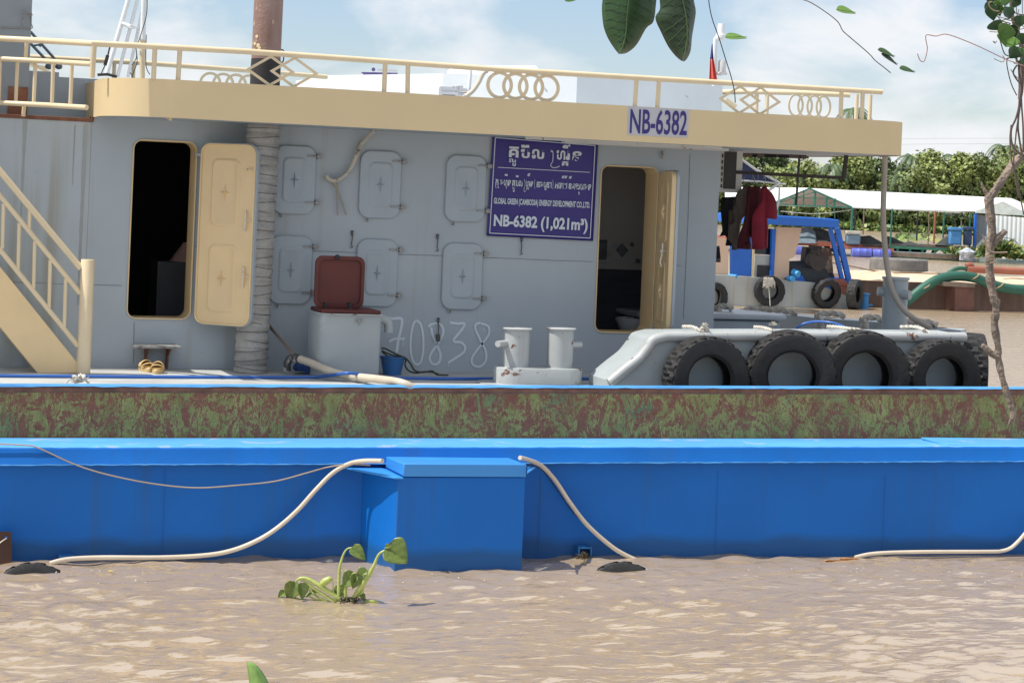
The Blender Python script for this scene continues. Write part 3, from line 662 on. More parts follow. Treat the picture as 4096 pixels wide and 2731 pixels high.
# hatch covers: one built, five copies
hc = [(1175, 720), (1518, 739), (1860, 755), (1160, 1079), (1505, 1091), (1846, 1105)]
def hatch():
    c = PY(*hc[1], WY); f = lambda u, v, h: (c.x + u, WY - .002 - h, c.z + v)
    mb = MB(); embossed(mb, f, .40, .635, .10, .030, [(0, 0, .235, .43)]); h = obj('hatch_cover', mb, hatchm, boat, loc=c, ang=30)
    for v in (.225, -.205):
        m2 = MB(); m2.box((c.x + .11, WY - .05, c.z + v - .006), (c.x + .255, WY - .036, c.z + v + .006)); m2.tube([(c.x + .215, WY - .003, c.z + v), (c.x + .215, WY - .06, c.z + v)], .014, 8)
        m2.box((c.x + .205, WY - .045, c.z + v + .008), (c.x + .25, WY - .01, c.z + v + .02)); m2.box((c.x + .205, WY - .045, c.z + v - .02), (c.x + .25, WY - .01, c.z + v - .008)); obj('hinge', m2, steelm, h)
    m2 = MB(); m2.tube([(c.x - .12, WY - .02, c.z - .315), (c.x - .12, WY - .025, c.z - .35), (c.x - .105, WY - .02, c.z - .352), (c.x - .105, WY - .02, c.z - .32)], .006, 6); obj('eyelet', m2, steelm, h)
    return h
h0 = hatch()
for ch in [x for x in bpy.data.objects if x.parent == h0]: ch.matrix_parent_inverse = Matrix.Translation(-Vector(h0.location))
for i, q in enumerate(hc):
    if i == 1: continue
    p = PY(*q, WY); dup(h0, boat, (p.x - h0.location.x, 0, p.z - h0.location.z))
# wall hooks
g5 = RG(1000, 850, 2.138)
for pts, lock in ((((875, 165), (868, 185), (878, 200), (868, 280), (880, 292), (858, 302)), 0), (((1605, 195), (1598, 215), (1607, 235), (1600, 300), (1612, 325), (1590, 330)), 0), (((1612, 910), (1603, 930), (1615, 960), (1610, 1040)), 1), (((2325, 220), (2318, 250), (2325, 280), (2318, 340), (2330, 355), (2310, 358)), 0)):
    mb = MB(); mb.tube([PY(*g5(*q), WY - .02) for q in pts], .005, 6); p = PY(*g5(*pts[0]), WY - .015); mb.lathe([(.0, -.012), (.013, -.008), (.013, .008), (.0, .012)], p, (0, 1, 0), 10); mb.lathe([(.0, -.012), (.011, -.008), (.011, .008), (.0, .012)], (p.x, p.y, p.z - .025), (0, 1, 0), 10)
    if lock: c = PY(*g5(1608, 1070), WY - .03); mb.obox(c, (.017, 0, .003), (0, .012, 0), (-.004, 0, .033))
    obj('latch_hook', mb, M('weathered_latch', (.10, .095, .085), .6, metal=.3) if 'weathered_latch' not in MATS else MATS['weathered_latch'], boat)

# left door leaf: yellow inner face
hx0, hx1 = PY(800, 900, WY - .12).x, PY(1008, 900, WY - .3).x
def doorleaf(name, cpx, cpy, wdt, hgt, ang, Yc, rects, parent):
    c = PY(cpx, cpy, Yc); dx = Vector((math.cos(ang), math.sin(ang), 0)); nn = Vector((math.sin(ang), -math.cos(ang), 0))
    f = lambda u, v, h: c + dx * u + Vector((0, 0, v)) + nn * h
    mb = MB(); embossed(mb, f, wdt, hgt, .09, .03, rects); d = obj(name, mb, yellowm, parent, ang=30)
    mb = MB(); ringstack(mb, [[f(u, v, .032) for u, v in rr(wdt, hgt, .09)], [f(u, v, .045) for u, v in rr(wdt - .006, hgt - .006, .088)], [f(u, v, .045) for u, v in rr(wdt - .028, hgt - .028, .078)], [f(u, v, .031) for u, v in rr(wdt - .034, hgt - .034, .075)]], cap=False)
    obj('door_rim', mb, yellowm, d, ang=30)
    mb = MB(); ringstack(mb, [[f(u + .006, v, -.03) for u, v in rr(wdt + .012, hgt + .012, .095)], [f(u + .006, v, .028) for u, v in rr(wdt + .012, hgt + .012, .095)]], cap=True, closeback=True)
    obj('outer_plate', mb, hatchm, d)
    return d, f
d1, f1 = doorleaf('door', 908, 938, .56, 1.65, rad(-38), 18.52, [(-.02, .38, .29, .62), (-.02, -.40, .29, .62)], boat)
handm = M('cream_handle', (.66, .56, .42), .35, spots=((.2, .12, .08), .6, 30))
for v in (.14, -.37):
    mb = MB(); mb.tube([f1(.205, v + .09, .05), f1(.21, v, .062), f1(.20, v - .1, .05)], .009, 8); mb.tube([f1(.205, v, .05), f1(.26, v, .055)], .006, 6); obj('handle', mb, handm, d1)
mb = MB(); mb.tube([f1(.20, .60, .05), f1(.255, .602, .05)], .006, 6); obj('handle', mb, handm, d1)
mb = MB()
for y in (620, 1228): 
    p = PY(798, y, WY - .08); mb.box((p.x - .05, WY - .14, p.z - .012), (p.x + .01, WY - .1, p.z + .012)); mb.tube([(p.x - .04, WY - .12, p.z - .03), (p.x - .04, WY - .12, p.z + .03)], .008, 8)
mb.tube([f1(.16, -.82, .02), f1(.16, -.86, .02), f1(.175, -.86, .02)], .006, 6); obj('hinge', mb, steelm, d1)
# right door leaf, nearly edge-on
an = rad(-98); dx2 = Vector((math.cos(an), math.sin(an), 0)); c2 = PY(2641, 1000, WY - .02) + dx2 * .26; nn2 = Vector((math.sin(an), -math.cos(an), 0)); fz = lambda u, v, h: c2 + dx2 * u + Vector((0, 0, v)) + nn2 * h
mb = MB(); embossed(mb, fz, .5, 1.56, .08, .045, [(.0, .38, .27, .60), (.0, -.40, .27, .60)]); d2 = obj('door', mb, yellowm, boat, ang=30)
mb = MB(); ringstack(mb, [[fz(u, v, -.03) for u, v in rr(.52, 1.58, .085)], [fz(u, v, -.002) for u, v in rr(.52, 1.58, .085)]], cap=True, closeback=True); obj('outer_plate', mb, hatchm, d2)
g7 = RG(2000, 850, 2.138); mb = MB()
mb.tube(cat([PY(*g7(x, y), WY - .42) for x, y in ((1390, 262), (1390, 310), (1382, 370), (1370, 420), (1380, 465))]), .008, 8); mb.tube([PY(*g7(1378, 330), WY - .42), PY(*g7(1435, 335), WY - .36)], .014, 8)
mb.tube(cat([PY(*g7(x, y), WY - .40) for x, y in ((1460, 335), (1485, 340), (1495, 375), (1482, 455))]), .009, 8); obj('handle', mb, M('pale_handle', (.62, .58, .52), .35), d2)
mb = MB()
for y in (560, 1280):
    p = PY(2648, y + 60, WY - .02); mb.tube([(p.x, WY - .03, p.z - .04), (p.x, WY - .03, p.z + .04)], .012, 8)
obj('hinge', mb, steelm, d2)

# banner
gb = RG(1920, 530, 3.484); YB = WY - .025
def bn(u, v, l=0):
    tl, tr, bl_, br = (175, 35), (1648, 155), (92, 1440), (1575, 1512)
    x = (tl[0] * (1 - u) + tr[0] * u) * (1 - v) + (bl_[0] * (1 - u) + br[0] * u) * v; y = (tl[1] * (1 - u) + tr[1] * u) * (1 - v) + (bl_[1] * (1 - u) + br[1] * u) * v
    return PY(*gb(x, y), YB - l)
ban = root('banner', bn(.5, 1), 'violet company banner with white Khmer and English writing hung on the grey wall', 'banner')
mb = MB(); R_ = []
for i in range(21):
    R_.append([bn(k / 20, i / 20, .004 * math.sin(k * .9 + i * .35)) for k in range(21)])
mb.grid(R_); obj('cloth', mb, bannerm, ban, solid=.003)
mb = MB(); W_ = .008
for a, b in (((.028, .025), (.972, .025)), ((.972, .025), (.972, .972)), ((.972, .972), (.028, .972)), ((.028, .972), (.028, .025))):
    mb.ribbon([bn(a[0] + (b[0] - a[0]) * t / 10, a[1] + (b[1] - a[1]) * t / 10, .012) for t in range(11)], .0075, (0, -1, 0))
mb.ribbon([PY(*gb(250 + 1280 * t, 487 + 70 * t), YB - .012) for t in (0, .5, 1)], .006, (0, -1, 0))
obj('border_line', mb, letterm, ban, fix=False)
fb = lambda x, y: PY(*gb(x, y), YB - .013)
mb = MB()
def kh(ch, x, y, w_, h_, b=.03): put_text(mb, ch, fb, x, y, w_, h_, b, .055, .05)
# first line, cluster by cluster: base, subscript and vowel signs
kh('គ', 400, 345, 135, 150); kh('ល', 405, 415, 95, 52); kh('ូ', 450, 470, 50, 45, .01)
kh('ប', 562, 355, 130, 125); kh('៊', 575, 212, 110, 40)
kh('ល', 722, 365, 170, 135); kh('ហ', 1060, 378, 125, 130); kh('រ', 1190, 385, 60, 125); kh('គ', 1140, 462, 90, 58); kh('ី', 1150, 222, 105, 55); kh('ន', 1285, 395, 130, 135)
def stroke(pts, wd): mb.ribbon(cat([fb(*p) for p in pts], 6), wd, (0, -1, 0), .001)
stroke(((985, 250), (1010, 262), (1018, 300), (1012, 400), (985, 452), (1000, 482), (1040, 492), (1090, 480), (1108, 465)), .007)
stroke(((985, 275), (1010, 262)), .006)
# second line
X = 210; dy = lambda x: (x - 210) * .0535
for tk, x, w_ in (('ក', 215, 40), ('ម', 280, 44), ('ហ', 330, 52), ('ន', 388, 42), ('គ', 448, 40), ('ប', 496, 40), ('ល', 542, 50), ('ហ', 640, 48), ('រ', 682, 20), ('ន', 704, 34), ('ខ', 787, 34), ('េ', 822, 16), ('ម', 840, 38), ('ប', 884, 36), ('ឌ', 924, 40), ('ា', 968, 28), ('អ', 1040, 50), ('េ', 1092, 16), ('ន', 1112, 34), ('េ', 1150, 14), ('ជ', 1168, 44), ('ឌ', 1234, 38), ('វ', 1280, 26), ('េ', 1310, 14), ('ឡ', 1326, 62), ('ប', 1394, 40), ('េ', 1438, 14), ('ម', 1454, 40), ('ន', 1506, 40)):
    kh(tk, x, 735 + dy(x), w_, 82, .022)
for tk, x, y, w_, h_ in (('ុ', 245, 778, 14, 30), ('ុ', 358, 782, 14, 30), ('៊', 345, 605, 40, 26), ('ល', 450, 790, 34, 28), ('ូ', 458, 828, 24, 30), ('៊', 500, 622, 36, 24), ('គ', 645, 798, 34, 34), ('ី', 662, 610, 36, 44), ('ូ', 900, 806, 24, 34), ('ី', 1140, 640, 36, 40), ('ី', 1178, 640, 36, 40), ('ី', 1240, 645, 36, 40), ('ុ', 1370, 868, 14, 40)):
    kh(tk, x, y, w_, h_, .015)
stroke(((222, 640), (226, 700), (214, 760), (238, 768)), .004); stroke(((618, 650), (630, 720), (612, 790), (618, 828), (640, 810)), .004)
for x, s in ((765, -1), (1012, 1)): stroke(((x, 640 + dy(x) * .5), (x + s * 6, 710), (x, 780 + dy(x) * .3)), .003)
put_text(mb, 'GLOBAL GREEN (CAMBODIA) ENERGY DEVELOPMENT CO.,LTD.', fb, 190, 1016, 1340, 108, .03, .047, .05)
put_text(mb, 'NB-6382 (1,021m³)', fb, 186, 1352, 1308, 215, .035, .05, .055)
obj('lettering', mb, letterm, ban, smooth=False, fix=False)

# graffiti digits 70838 painted on the wall
gg = RG(1550, 1250, 2.767); mb = MB(); fw = lambda p: PY(*gg(*p), WY - .003)
for k, (pts, wd) in enumerate(((((20, 60), (60, 68), (110, 62), (150, 66), (162, 95), (150, 180), (122, 300), (100, 445)), .026), (((20, 322), (55, 300), (100, 288), (150, 290), (192, 285)), .022), (((165, 290), (172, 340), (172, 375)), .007),
    (((320, 85), (368, 130), (393, 260), (395, 420), (370, 540), (330, 572), (285, 540), (258, 430), (258, 280), (285, 130), (322, 85)), .02),
    (((450, 160), (480, 132), (560, 118), (608, 160), (615, 230), (570, 330), (500, 420), (466, 500), (490, 560), (530, 572), (575, 540), (585, 460), (545, 350), (500, 250), (482, 160)), .022),
    (((690, 110), (780, 122), (850, 122), (820, 190), (738, 290), (742, 322), (820, 332), (860, 390), (830, 450), (740, 510), (674, 552)), .024), (((674, 545), (677, 598)), .006),
    (((1030, 112), (978, 130), (975, 190), (1040, 330), (1085, 420), (1090, 520), (1050, 580), (990, 598), (935, 560), (940, 490), (1000, 400), (1090, 290), (1125, 220), (1112, 150), (1035, 120)), .022), (((1060, 165), (1063, 205)), .006))):
    c = cat([fw(p) for p in pts], 5); mb.ribbon(c, wd, (0, -1, 0), .0006 * k)
obj('painted_number', mb, chalkm, boat, fix=False)

# wall shelf
g6 = RG(0, 1300, 2.138); sh_c = PY(*g6(1355, 160), WY - .15)
mb = MB(); a = PY(*g6(1150, 158), WY - .02); b = PY(*g6(1500, 158), WY - .02); mb.prism([(a.x, WY - .005, a.z), (b.x, WY - .005, a.z), (b.x + .02, WY - .3, a.z), (a.x - .05, WY - .3, a.z)], (0, 0, -.02)); sf = obj('wall_shelf', mb, M('weathered_shelf', (.26, .27, .26), .7, var=.2, spots=((.12, .05, .03), .56, 20)), boat, bevel=.003)
for x in (1245, 1430):
    p = PY(*g6(x, 180), WY - .02); mb = MB(); mb.prism([(p.x - .008, WY - .005, a.z - .02), (p.x - .008, WY - .24, a.z - .02), (p.x - .008, WY - .09, a.z - .1), (p.x - .008, WY - .06, a.z - .28), (p.x - .008, WY - .005, a.z - .30)], (.016, 0, 0)); obj('bracket', mb, rustm, sf)

# staircase
YS = 18.2; st_ = root('stair_anchor', (1, YS, DZ), '', '') if False else None
mb = MB(); poly = [PY(x, y, YS) for x, y in ((-700, 196), (-700, 440), (150, 1492), (312, 1492), (309, 1450))]; mb.prism(poly, (0, .03, 0)); stairs = obj('staircase', mb, yellowm, boat, bevel=.004)
mb = MB(); mb.prism([p + Vector((0, .55, 0)) for p in poly], (0, .03, 0)); obj('rear_stringer', mb, yellowm, stairs)
for i in range(8):
    p = PY(190 - i * 96, 1400 - i * 119, YS); mb = MB(); mb.box((p.x - .12, YS + .032, p.z - .02), (p.x + .12, YS + .54, p.z)); obj('tread', mb, dkgrey, stairs)
for a, b, r in (((-700, -155), (323, 1073), .028), ((-700, -70), (321, 1174), .022), ((-700, 135), (312, 1384), .022)):
    obj('handrail', MB().tube([PY(*a, YS), PY(*b, YS)], r, 14), creamr, stairs)
for a, b in (((14, 815), (9, 995)), ((77, 893), (72, 1079)), ((139, 965), (134, 1154)), ((201, 1040), (196, 1231)), ((263, 1115), (257, 1307)), ((119, 842), (116, 925)), ((-50, 740), (-55, 920)), ((-113, 665), (-118, 845))):
    obj('baluster', MB().tube([PY(*a, YS), PY(*b, YS)], .0165, 10), creamr, stairs)
mb = MB(); a = PY(352, 1038, YS); b = PY(336, 1492, YS); mb.lathe([(.0, 0), (.057, 0), (.06, -.006), (.06, -(a.z - b.z))], (a.x, YS, a.z), n=28, caps=False); obj('newel_post', mb, creamr, stairs)

# deck tank with an open lid
TY = 18.0; bl = PY(1275, 1492, TY); br = PY(1516, 1500, TY); zt1 = PY(1278, 1256, TY).z
tk = root('deck_tank_dummy', (0, 0, 0), '', '') if False else None
mb = MB(); w_ = br.x - bl.x; 
base = [(bl.x, TY + .5), (bl.x, TY + .10), (bl.x + .03, TY + .03), (bl.x + .10, TY), (br.x - .03, TY), (br.x, TY + .02), (br.x, TY + .5)]
mb.prism([(x, y, DZ) for x, y in base], (0, 0, zt1 - DZ)); tank = obj('deck_tank', mb, M('tank_grey_paint', (.35, .385, .395), .45, var=.05, spots=((.42, .45, .455), .60, 2)), boat, ang=50)
mb = MB(); mb.prism([(bl.x - .02, TY + .5, zt1), (bl.x - .02, TY + .05, zt1), (bl.x + .06, TY - .03, zt1), (br.x + .005, TY - .03, zt1), (br.x + .005, TY + .5, zt1)], (0, 0, .008)); obj('rim_plate', mb, palem, tank)
mb = MB(); mb.prism([(bl.x + .01, TY + .48, zt1 + .008), (bl.x + .01, TY + .02, zt1 + .008), (br.x - .005, TY + .0, zt1 + .008), (br.x - .005, TY + .48, zt1 + .008)], (0, 0, .035)); obj('hatch_coaming', mb, brownm, tank, bevel=.01)
lc = PY(1356, 1128, TY + .25); fl_ = lambda u, v, h: (lc.x + u, TY + .25 - h, lc.z + v)
mb = MB(); ringstack(mb, [[fl_(u, v, 0) for u, v in rr(.462, .475, .07)], [fl_(u, v, .03) for u, v in rr(.462, .475, .07)], [fl_(u, v, .034) for u, v in rr(.44, .455, .065)], [fl_(u, v, .034) for u, v in rr(.40, .41, .055)], [fl_(u, v, .012) for u, v in rr(.39, .40, .05)]], closeback=True); lid = obj('open_lid', mb, brownm, tank, ang=30)
mb = MB()
for x in (1301, 1398): p = PY(x, 1237, TY + .22); mb.tube([(p.x - .02, TY + .2, p.z), (p.x + .02, TY + .2, p.z)], .018, 10); mb.box((p.x - .012, TY + .2, p.z - .05), (p.x + .012, TY + .24, p.z + .06))
p = PY(1348, 1026, TY + .22); mb.tube([(p.x - .02, TY + .2, p.z), (p.x + .02, TY + .2, p.z - .005)], .016, 8); mb.tube([(p.x, TY + .2, p.z - .03), (p.x, TY + .2, p.z + .02)], .008, 8); obj('hinge', mb, blackm, lid)
mb = MB(); p = PY(1437, 1281, TY - .02); mb.tube([p - Vector((.03, 0, 0)), p + Vector((.035, 0, 0))], .008, 6); mb.tube([p, p + Vector((0, -.01, -.03))], .01, 6); obj('latch', mb, steelm, tank)
mb = MB(); mb.tube(cat([PY(x, y, TY + .15) for x, y in ((1512, 1277), (1535, 1277), (1553, 1292), (1555, 1329))], 6), .043, 18); obj('elbow_pipe', mb, MATS['tank_grey_paint'], tank)

# double bollard on deck
bc = PZ(2150, 1508, DZ); bY = 17.72
def stadium(cx, cy, L_, r, n=10):
    out = []
    for i in range(n + 1): a = rad(-90 + 180 * i / n); out.append((cx + L_ / 2 - r + r * math.cos(a), cy + r * math.sin(a)))
    for i in range(n + 1): a = rad(90 + 180 * i / n); out.append((cx - L_ / 2 + r + r * math.cos(a), cy + r * math.sin(a)))
    return out
xa = PY(1976, 1500, bY).x; xb = PY(2322, 1500, bY).x; cxm = (xa + xb) / 2; zb = PY(2150, 1471, bY - .1).z
sp_ = stadium(cxm, bY, xb - xa, .185)
mb = MB(); ringstack(mb, [[(x, y, DZ) for x, y in sp_], [(x, y, zb - .012) for x, y in sp_], [(cxm + (x - cxm) * .985, bY + (y - bY) * .96, zb) for x, y in sp_]]); bitt = obj('double_bollard', mb, palem, boat, ang=50)
mb = MB(); sp2 = stadium(cxm - .03, bY + .02, xb - xa + .25, .30); mb.prism([(x, y, DZ + .0005) for x, y in sp2], (0, 0, .008)); obj('base_plate', mb, palem, bitt)
for x, y, s in ((2066, 1310, -1), (2242, 1310, 1)):
    c = PY(x - 2, 1400, bY); zt2 = PY(x, y, bY).z; mb = MB(); r = .122
    mb.lathe([(r, zb - .002), (r, zt2 - .018), (r + .018, zt2 - .016), (r + .020, zt2 - .006), (r + .012, zt2), (0.0, zt2 + .004)], (c.x, bY, 0), n=36, caps=False); b_ = obj('bollard_post', mb, palem, bitt)
    zz = PY(2000, 1374, bY - .1).z if s < 0 else PY(2318, 1378, bY).z; mb = MB(); dx = .205
    mb.tube([(c.x + s * .09, bY - .02, zz), (c.x + s * (dx + (.02 if s < 0 else 0)), bY - (.14 if s < 0 else .0), zz)], .029, 16); obj('cross_pin', mb, palem, b_)

# bulwark
BY = 17.2; bw = [(2341, 1528), (2407, 1467), (2468, 1402), (2514, 1341), (2561, 1318), (2608, 1313)]
fr_ = [(2437, 1523), (2500, 1470), (2557, 1425), (2590, 1383), (2613, 1352), (2664, 1338), (2996, 1336), (3400, 1337), (3857, 1341)]
frp3 = [PY(x, y, BY) for x, y in fr_]
P3 = cat(frp3[:6], 5) + frp3[6:]
mb = MB(); n3 = len(P3)
vs = []; 
for p in P3: vs += [Vector((p.x, BY, p.z)), Vector((p.x - .02, BY + .46, p.z + .015)), Vector((p.x, BY, DZ - .05)), Vector((p.x - .02, BY + .46, DZ - .05))]
fs = []
for i in range(n3 - 1):
    a = 4 * i; b = a + 4; fs += [(a, b, b + 1, a + 1), (a, a + 2, b + 2, b), (a + 1, b + 1, b + 3, a + 3)]
fs += [(0, 1, 3, 2), (4 * n3 - 4, 4 * n3 - 2, 4 * n3 - 1, 4 * n3 - 3)]
mb.add(vs, fs); bulm = M('bulwark_paint', (.34, .38, .39), .45, var=.07, scale=4, spots=(RUSTC, .65, 7), bump=.15, bscale=12, streak=((.3, .25, .2), .3, .6))
bul = obj('bulwark', mb, bulm, boat, ang=45)
mb = MB(); mb.tube([p + Vector((0, -.01, -.018)) for p in P3], .048, 18); obj('bulwark_pipe', mb, palem, bul)
mb = MB(); q = [PZ(x, y, 1.80) for x, y in ((3845, 1321), (3700, 1312), (3500, 1288), (3270, 1272), (3060, 1250), (2800, 1232))]
for a, b in zip(q[:-1], q[1:]):
    d = (b - a).normalized(); nn_ = Vector((-d.y, d.x, 0)); mb.hull8([a, b, b - nn_ * .34, a - nn_ * .34], [Vector((v.x, v.y, DZ - .02)) for v in (a, b, b - nn_ * .34, a - nn_ * .34)])
obj('far_bulwark', mb, M('far_bulwark_paint', (.33, .37, .40), .4), boat, smooth=False)
mb = MB(); q = PZ(3140, 1263, 1.85); mb.box((q.x - 1.6, q.y, DZ), (q.x - .05, q.y + .9, 1.79)); hb = obj('bow_locker', mb, MATS['far_bulwark_paint'], boat, bevel=.02)
mb = MB(); mb.box((q.x - 1.7, q.y - .05, 1.80), (q.x, q.y + .95, 1.86)); obj('locker_lid', mb, M('locker_lid_paint', (.42, .46, .49), .35), hb, bevel=.02)
# bow bollard
c = PD(3575, 1318, 21.0); ct = PD(3577, 1108, 21.0); mb = MB(); mb.lathe([(.127, -.25), (.127, ct.z - c.z - .03), (.14, ct.z - c.z - .025), (.14, ct.z - c.z), (0, ct.z - c.z + .003)], c, n=32); bb = obj('bow_bollard', mb, M('bollard_grey', (.30, .34, .36), .5, spots=((.1, .05, .03), .70, 9)), boat)
mb = MB(); p1 = PD(3510, 1165, 21.0); p2 = PD(3640, 1181, 20.85); mb.tube([p1, PD(3560, 1168, 21.0)], .045, 14); mb.tube([PD(3580, 1174, 20.95), p2], .048, 14); obj('cross_pin', mb, MATS['bollard_grey'], bb)
# roof-mounted white tank housings
mb = MB(); ZT = 4.24; tp = [PZ(1306, 302, ZT), PZ(1772, 289, ZT + .015), PZ(2309, 306, ZT), PZ(2891, 343, ZT)]
bk = [Vector((tp[3].x + .1, 21.9, ZT)), Vector((tp[0].x, 23.6, ZT))]
pts = tp + bk; mb.prism([(p.x, p.y, ZF1 - .3) for p in pts], (0, 0, ZT - ZF1 + .3)); wb = obj('roof_housing', mb, M('housing_white', (.76, .79, .80), .5, var=.05, spots=((.4, .42, .42), .7, 5)), boat, smooth=False)
mb = MB(); a = PZ(1872, 262, 4.42); b = PZ(2155, 262, 4.42)
mb.hull8([a, b, b + Vector((0, .8, 0)), a + Vector((0, .8, 0))], [Vector((v.x, v.y, ZT)) for v in (a, b, b + Vector((0, .8, 0)), a + Vector((0, .8, 0)))])
obj('roof_cap', mb, whitem, wb, bevel=.03)
mb = MB(); 
for x, y, y1 in ((1772, 292, 380), (1659, 296, 380)): pass
p = PY(1742, 368, 18.9); q = PY(1822, 371, 18.9); mb.tube([PY(1760, 366, 18.9), PY(1830, 369, 18.9)], .048, 18); cl = obj('chrome_horn', mb, chromem, boat)
mb = MB(); mb.tube([PY(1830, 345, 18.9), PY(1835, 385, 18.9)], .055, 16); mb.tube([PY(1836, 362, 18.8), PY(1868, 365, 18.8)], .025, 12); obj('horn_flange', mb, chromem, cl)
obj('support_tube', MB().tube([PY(1883, 283, 18.9), PY(1874, 375, 18.9)], .018, 10), MATS['housing_white'], cl)
mb = MB(); mb.tube(cat([PY(x, y, 18.75) for x, y in ((1862, 386), (1890, 365), (1915, 330), (1932, 296), (1950, 284))]), .022, 12); obj('loose_hose', mb, hosew, cl)
# signal mast at the bow end of the roof
Ys = 19.0; mb = MB(); mb.tube([PY(2862, 155, Ys), PY(2856, 345, Ys)], .022, 12); sm = obj('signal_mast', mb, whitem, boat)
mb = MB(); mb.tube([PY(2862, 160, Ys), PY(2888, 150, Ys)], .03, 10); mb.lathe([(.055, 0), (.055, .03), (.045, .035), (.045, .05)], PY(2884, 152, Ys), n=20); obj('lamp_base', mb, whitem, sm)
obj('lamp_lens', MB().lathe([(.038, .05), (.038, .12), (.034, .14), (0, .145)], PY(2884, 152, Ys), n=20), glassm, sm)
mb = MB(); p = PY(2886, 300, Ys); mb.lathe([(.055, -.0), (.06, .01), (.055, .025), (.042, .028), (.042, .12), (.036, .145), (0, .15)], (p.x, Ys, p.z), n=20); mb.tube([p, PY(2862, 298, Ys)], .01, 8); obj('side_lamp', mb, M('lamp_white', (.7, .7, .68), .4), sm)
fg = root('flag', PY(2850, 320, Ys - .05), 'folded red and violet flag hanging from the small signal mast', 'flag')
gf = RG(2000, 0, 2.138); mb = MB()
def strip(a, b, mat, nm):
    mb = MB(); rows = []
    for i in range(9):
        t = i / 8; x0, y0 = a[0][0] + (a[1][0] - a[0][0]) * t, a[0][1] + (a[1][1] - a[0][1]) * t; x1, y1 = b[0][0] + (b[1][0] - b[0][0]) * t, b[0][1] + (b[1][1] - b[0][1]) * t
        rows.append([PY(*gf(x0 + (x1 - x0) * k / 6, y0 + (y1 - y0) * k / 6), Ys - .05 + .02 * math.sin(k * 1.7)) for k in range(7)])
    mb.grid(rows); obj(nm, mb, mat, fg, solid=.003)
strip(((1812, 378), (1797, 510)), ((1816, 378), (1825, 500)), flagb, 'violet_half'); strip(((1797, 510), (1788, 690)), ((1825, 500), (1858, 690)), flagr, 'red_half')
# air conditioner and awning on the cabin's end
ax = XC + .06; Ya = 19.35
mb = MB(); p = PY(2893, 600, Ya); q = PY(2966, 772, Ya); mb.box((p.x - .1, Ya, q.z), (q.x, Ya + .75, p.z + .05)); ac = obj('air_conditioner', mb, M('aircon_white', (.68, .66, .62), .5), boat, bevel=.006)
mb = MB(); a = PY(2898, 606, Ya); b = PY(2940, 757, Ya); mb.box((a.x, Ya - .012, b.z), (b.x, Ya - .001, a.z)); obj('grille', mb, M('aircon_grille', (.05, .048, .045), .6), ac)
mb = MB()
for k in range(6): zz = a.z - .03 - k * .062; mb.box((a.x - .028, Ya - .008, zz - .035), (a.x - .014, Ya - .0015, zz))
obj('side_slot', mb, blackm, ac)
# awning roll and washing rail hang below the roof overhang
aw = obj('awning', MB().tube([PY(2950, 603, 20.0), PY(3225, 617, 19.6)], .052, 16).add([PY(2940, 612, 19.9), PY(3235, 626, 19.5), PY(3235, 634, 19.5), PY(2940, 627, 19.9)], [(0, 1, 2, 3)]), checkmat, boat)
mb = MB(); mb.bar(PY(2900, 687, 19.4), PY(3374, 712, 18.9), .035); mb.bar(PY(3374, 716, 18.9), PY(3388, 600, 18.9), .035); mb.bar(PY(3198, 620, 19.0), PY(3184, 820, 19.0), .018); mb.bar(PY(2955, 690, 19.4), PY(2960, 600, 19.4), .03)
wr = obj('washing_rail', mb, M('dark_rail', (.05, .042, .038), .7), boat)
mb = MB()
for i in range(16):
    x = 3010 + i * 22; y = 687 + (x - 2900) * .0527; mb.tube([PY(x, y + 6, 19.2), PY(x + 3, y + 16, 19.2), PY(x - 2, y + 22, 19.2)], .003, 5)
obj('rail_hook', mb, steelm, wr)

# ================================================================== THINGS ON THE WORK BOAT
def garment(label, cat_, pts, Y, mat, folds=5, name='hanging_shirt', hook=None):
    P = [PY(x, y, Y) for x, y in pts]; c = sum(P, Vector()) / len(P)
    bm = bmesh.new(); vs = [bm.verts.new(p) for p in P]; bm.faces.new(vs); bmesh.ops.triangulate(bm, faces=bm.faces[:])
    bmesh.ops.subdivide_edges(bm, edges=bm.edges[:], cuts=6, use_grid_fill=True)
    ph = random.uniform(0, 6)
    for v in bm.verts: v.co.y += .022 * math.sin((v.co.x - c.x) * 2 * math.pi * folds / .5 + ph + 2 * v.co.z) + .01 * math.sin(v.co.z * 9 + ph)
    me = bpy.data.meshes.new(name); bm.to_mesh(me); bm.free(); me.materials.append(mat); me.polygons.foreach_set('use_smooth', [True] * len(me.polygons))
    if hook:
        o = root(name, P[0], label, cat_, 'clothes hanging from the washing rail'); ob = bpy.data.objects.new('cloth', me); COL.objects.link(ob); ob.parent = o; ob.matrix_parent_inverse = Matrix.Translation(-Vector(o.location))
        obj('hanger', MB().tube(cat([PY(x, y, Y) for x, y in hook]), .004, 6), steelm, o)
    else:
        o = ob = bpy.data.objects.new(name, me); COL.objects.link(o); setp(o, label, cat_, 'clothes hanging from the washing rail')
    q = ob.modifiers.new('solid', 'SOLIDIFY'); q.thickness = .05
    return o
gc = RG(2850, 600, 3.92)
G = lambda *p: [gc(x, y) for x, y in p]
garment('bright maroon long shirt with sleeve, outermost garment on the rail', 'shirt', G((740, 600), (800, 580), (850, 590), (890, 660), (930, 900), (955, 1060), (920, 1080), (860, 1060), (870, 1250), (860, 1530), (790, 1560), (650, 1560), (630, 1400), (640, 1100), (720, 800)), 19.05, redc, 4, hook=G((815, 590), (818, 520), (830, 470), (815, 420)))
garment('dark maroon trousers and top hanging left of the bright shirt', 'shirt', G((560, 590), (640, 570), (720, 620), (730, 900), (700, 1150), (620, 1360), (575, 1410), (545, 1560), (430, 1550), (470, 1200), (500, 900), (520, 700)), 19.2, redd, 5, hook=G((610, 580), (650, 520), (660, 460), (640, 420)))
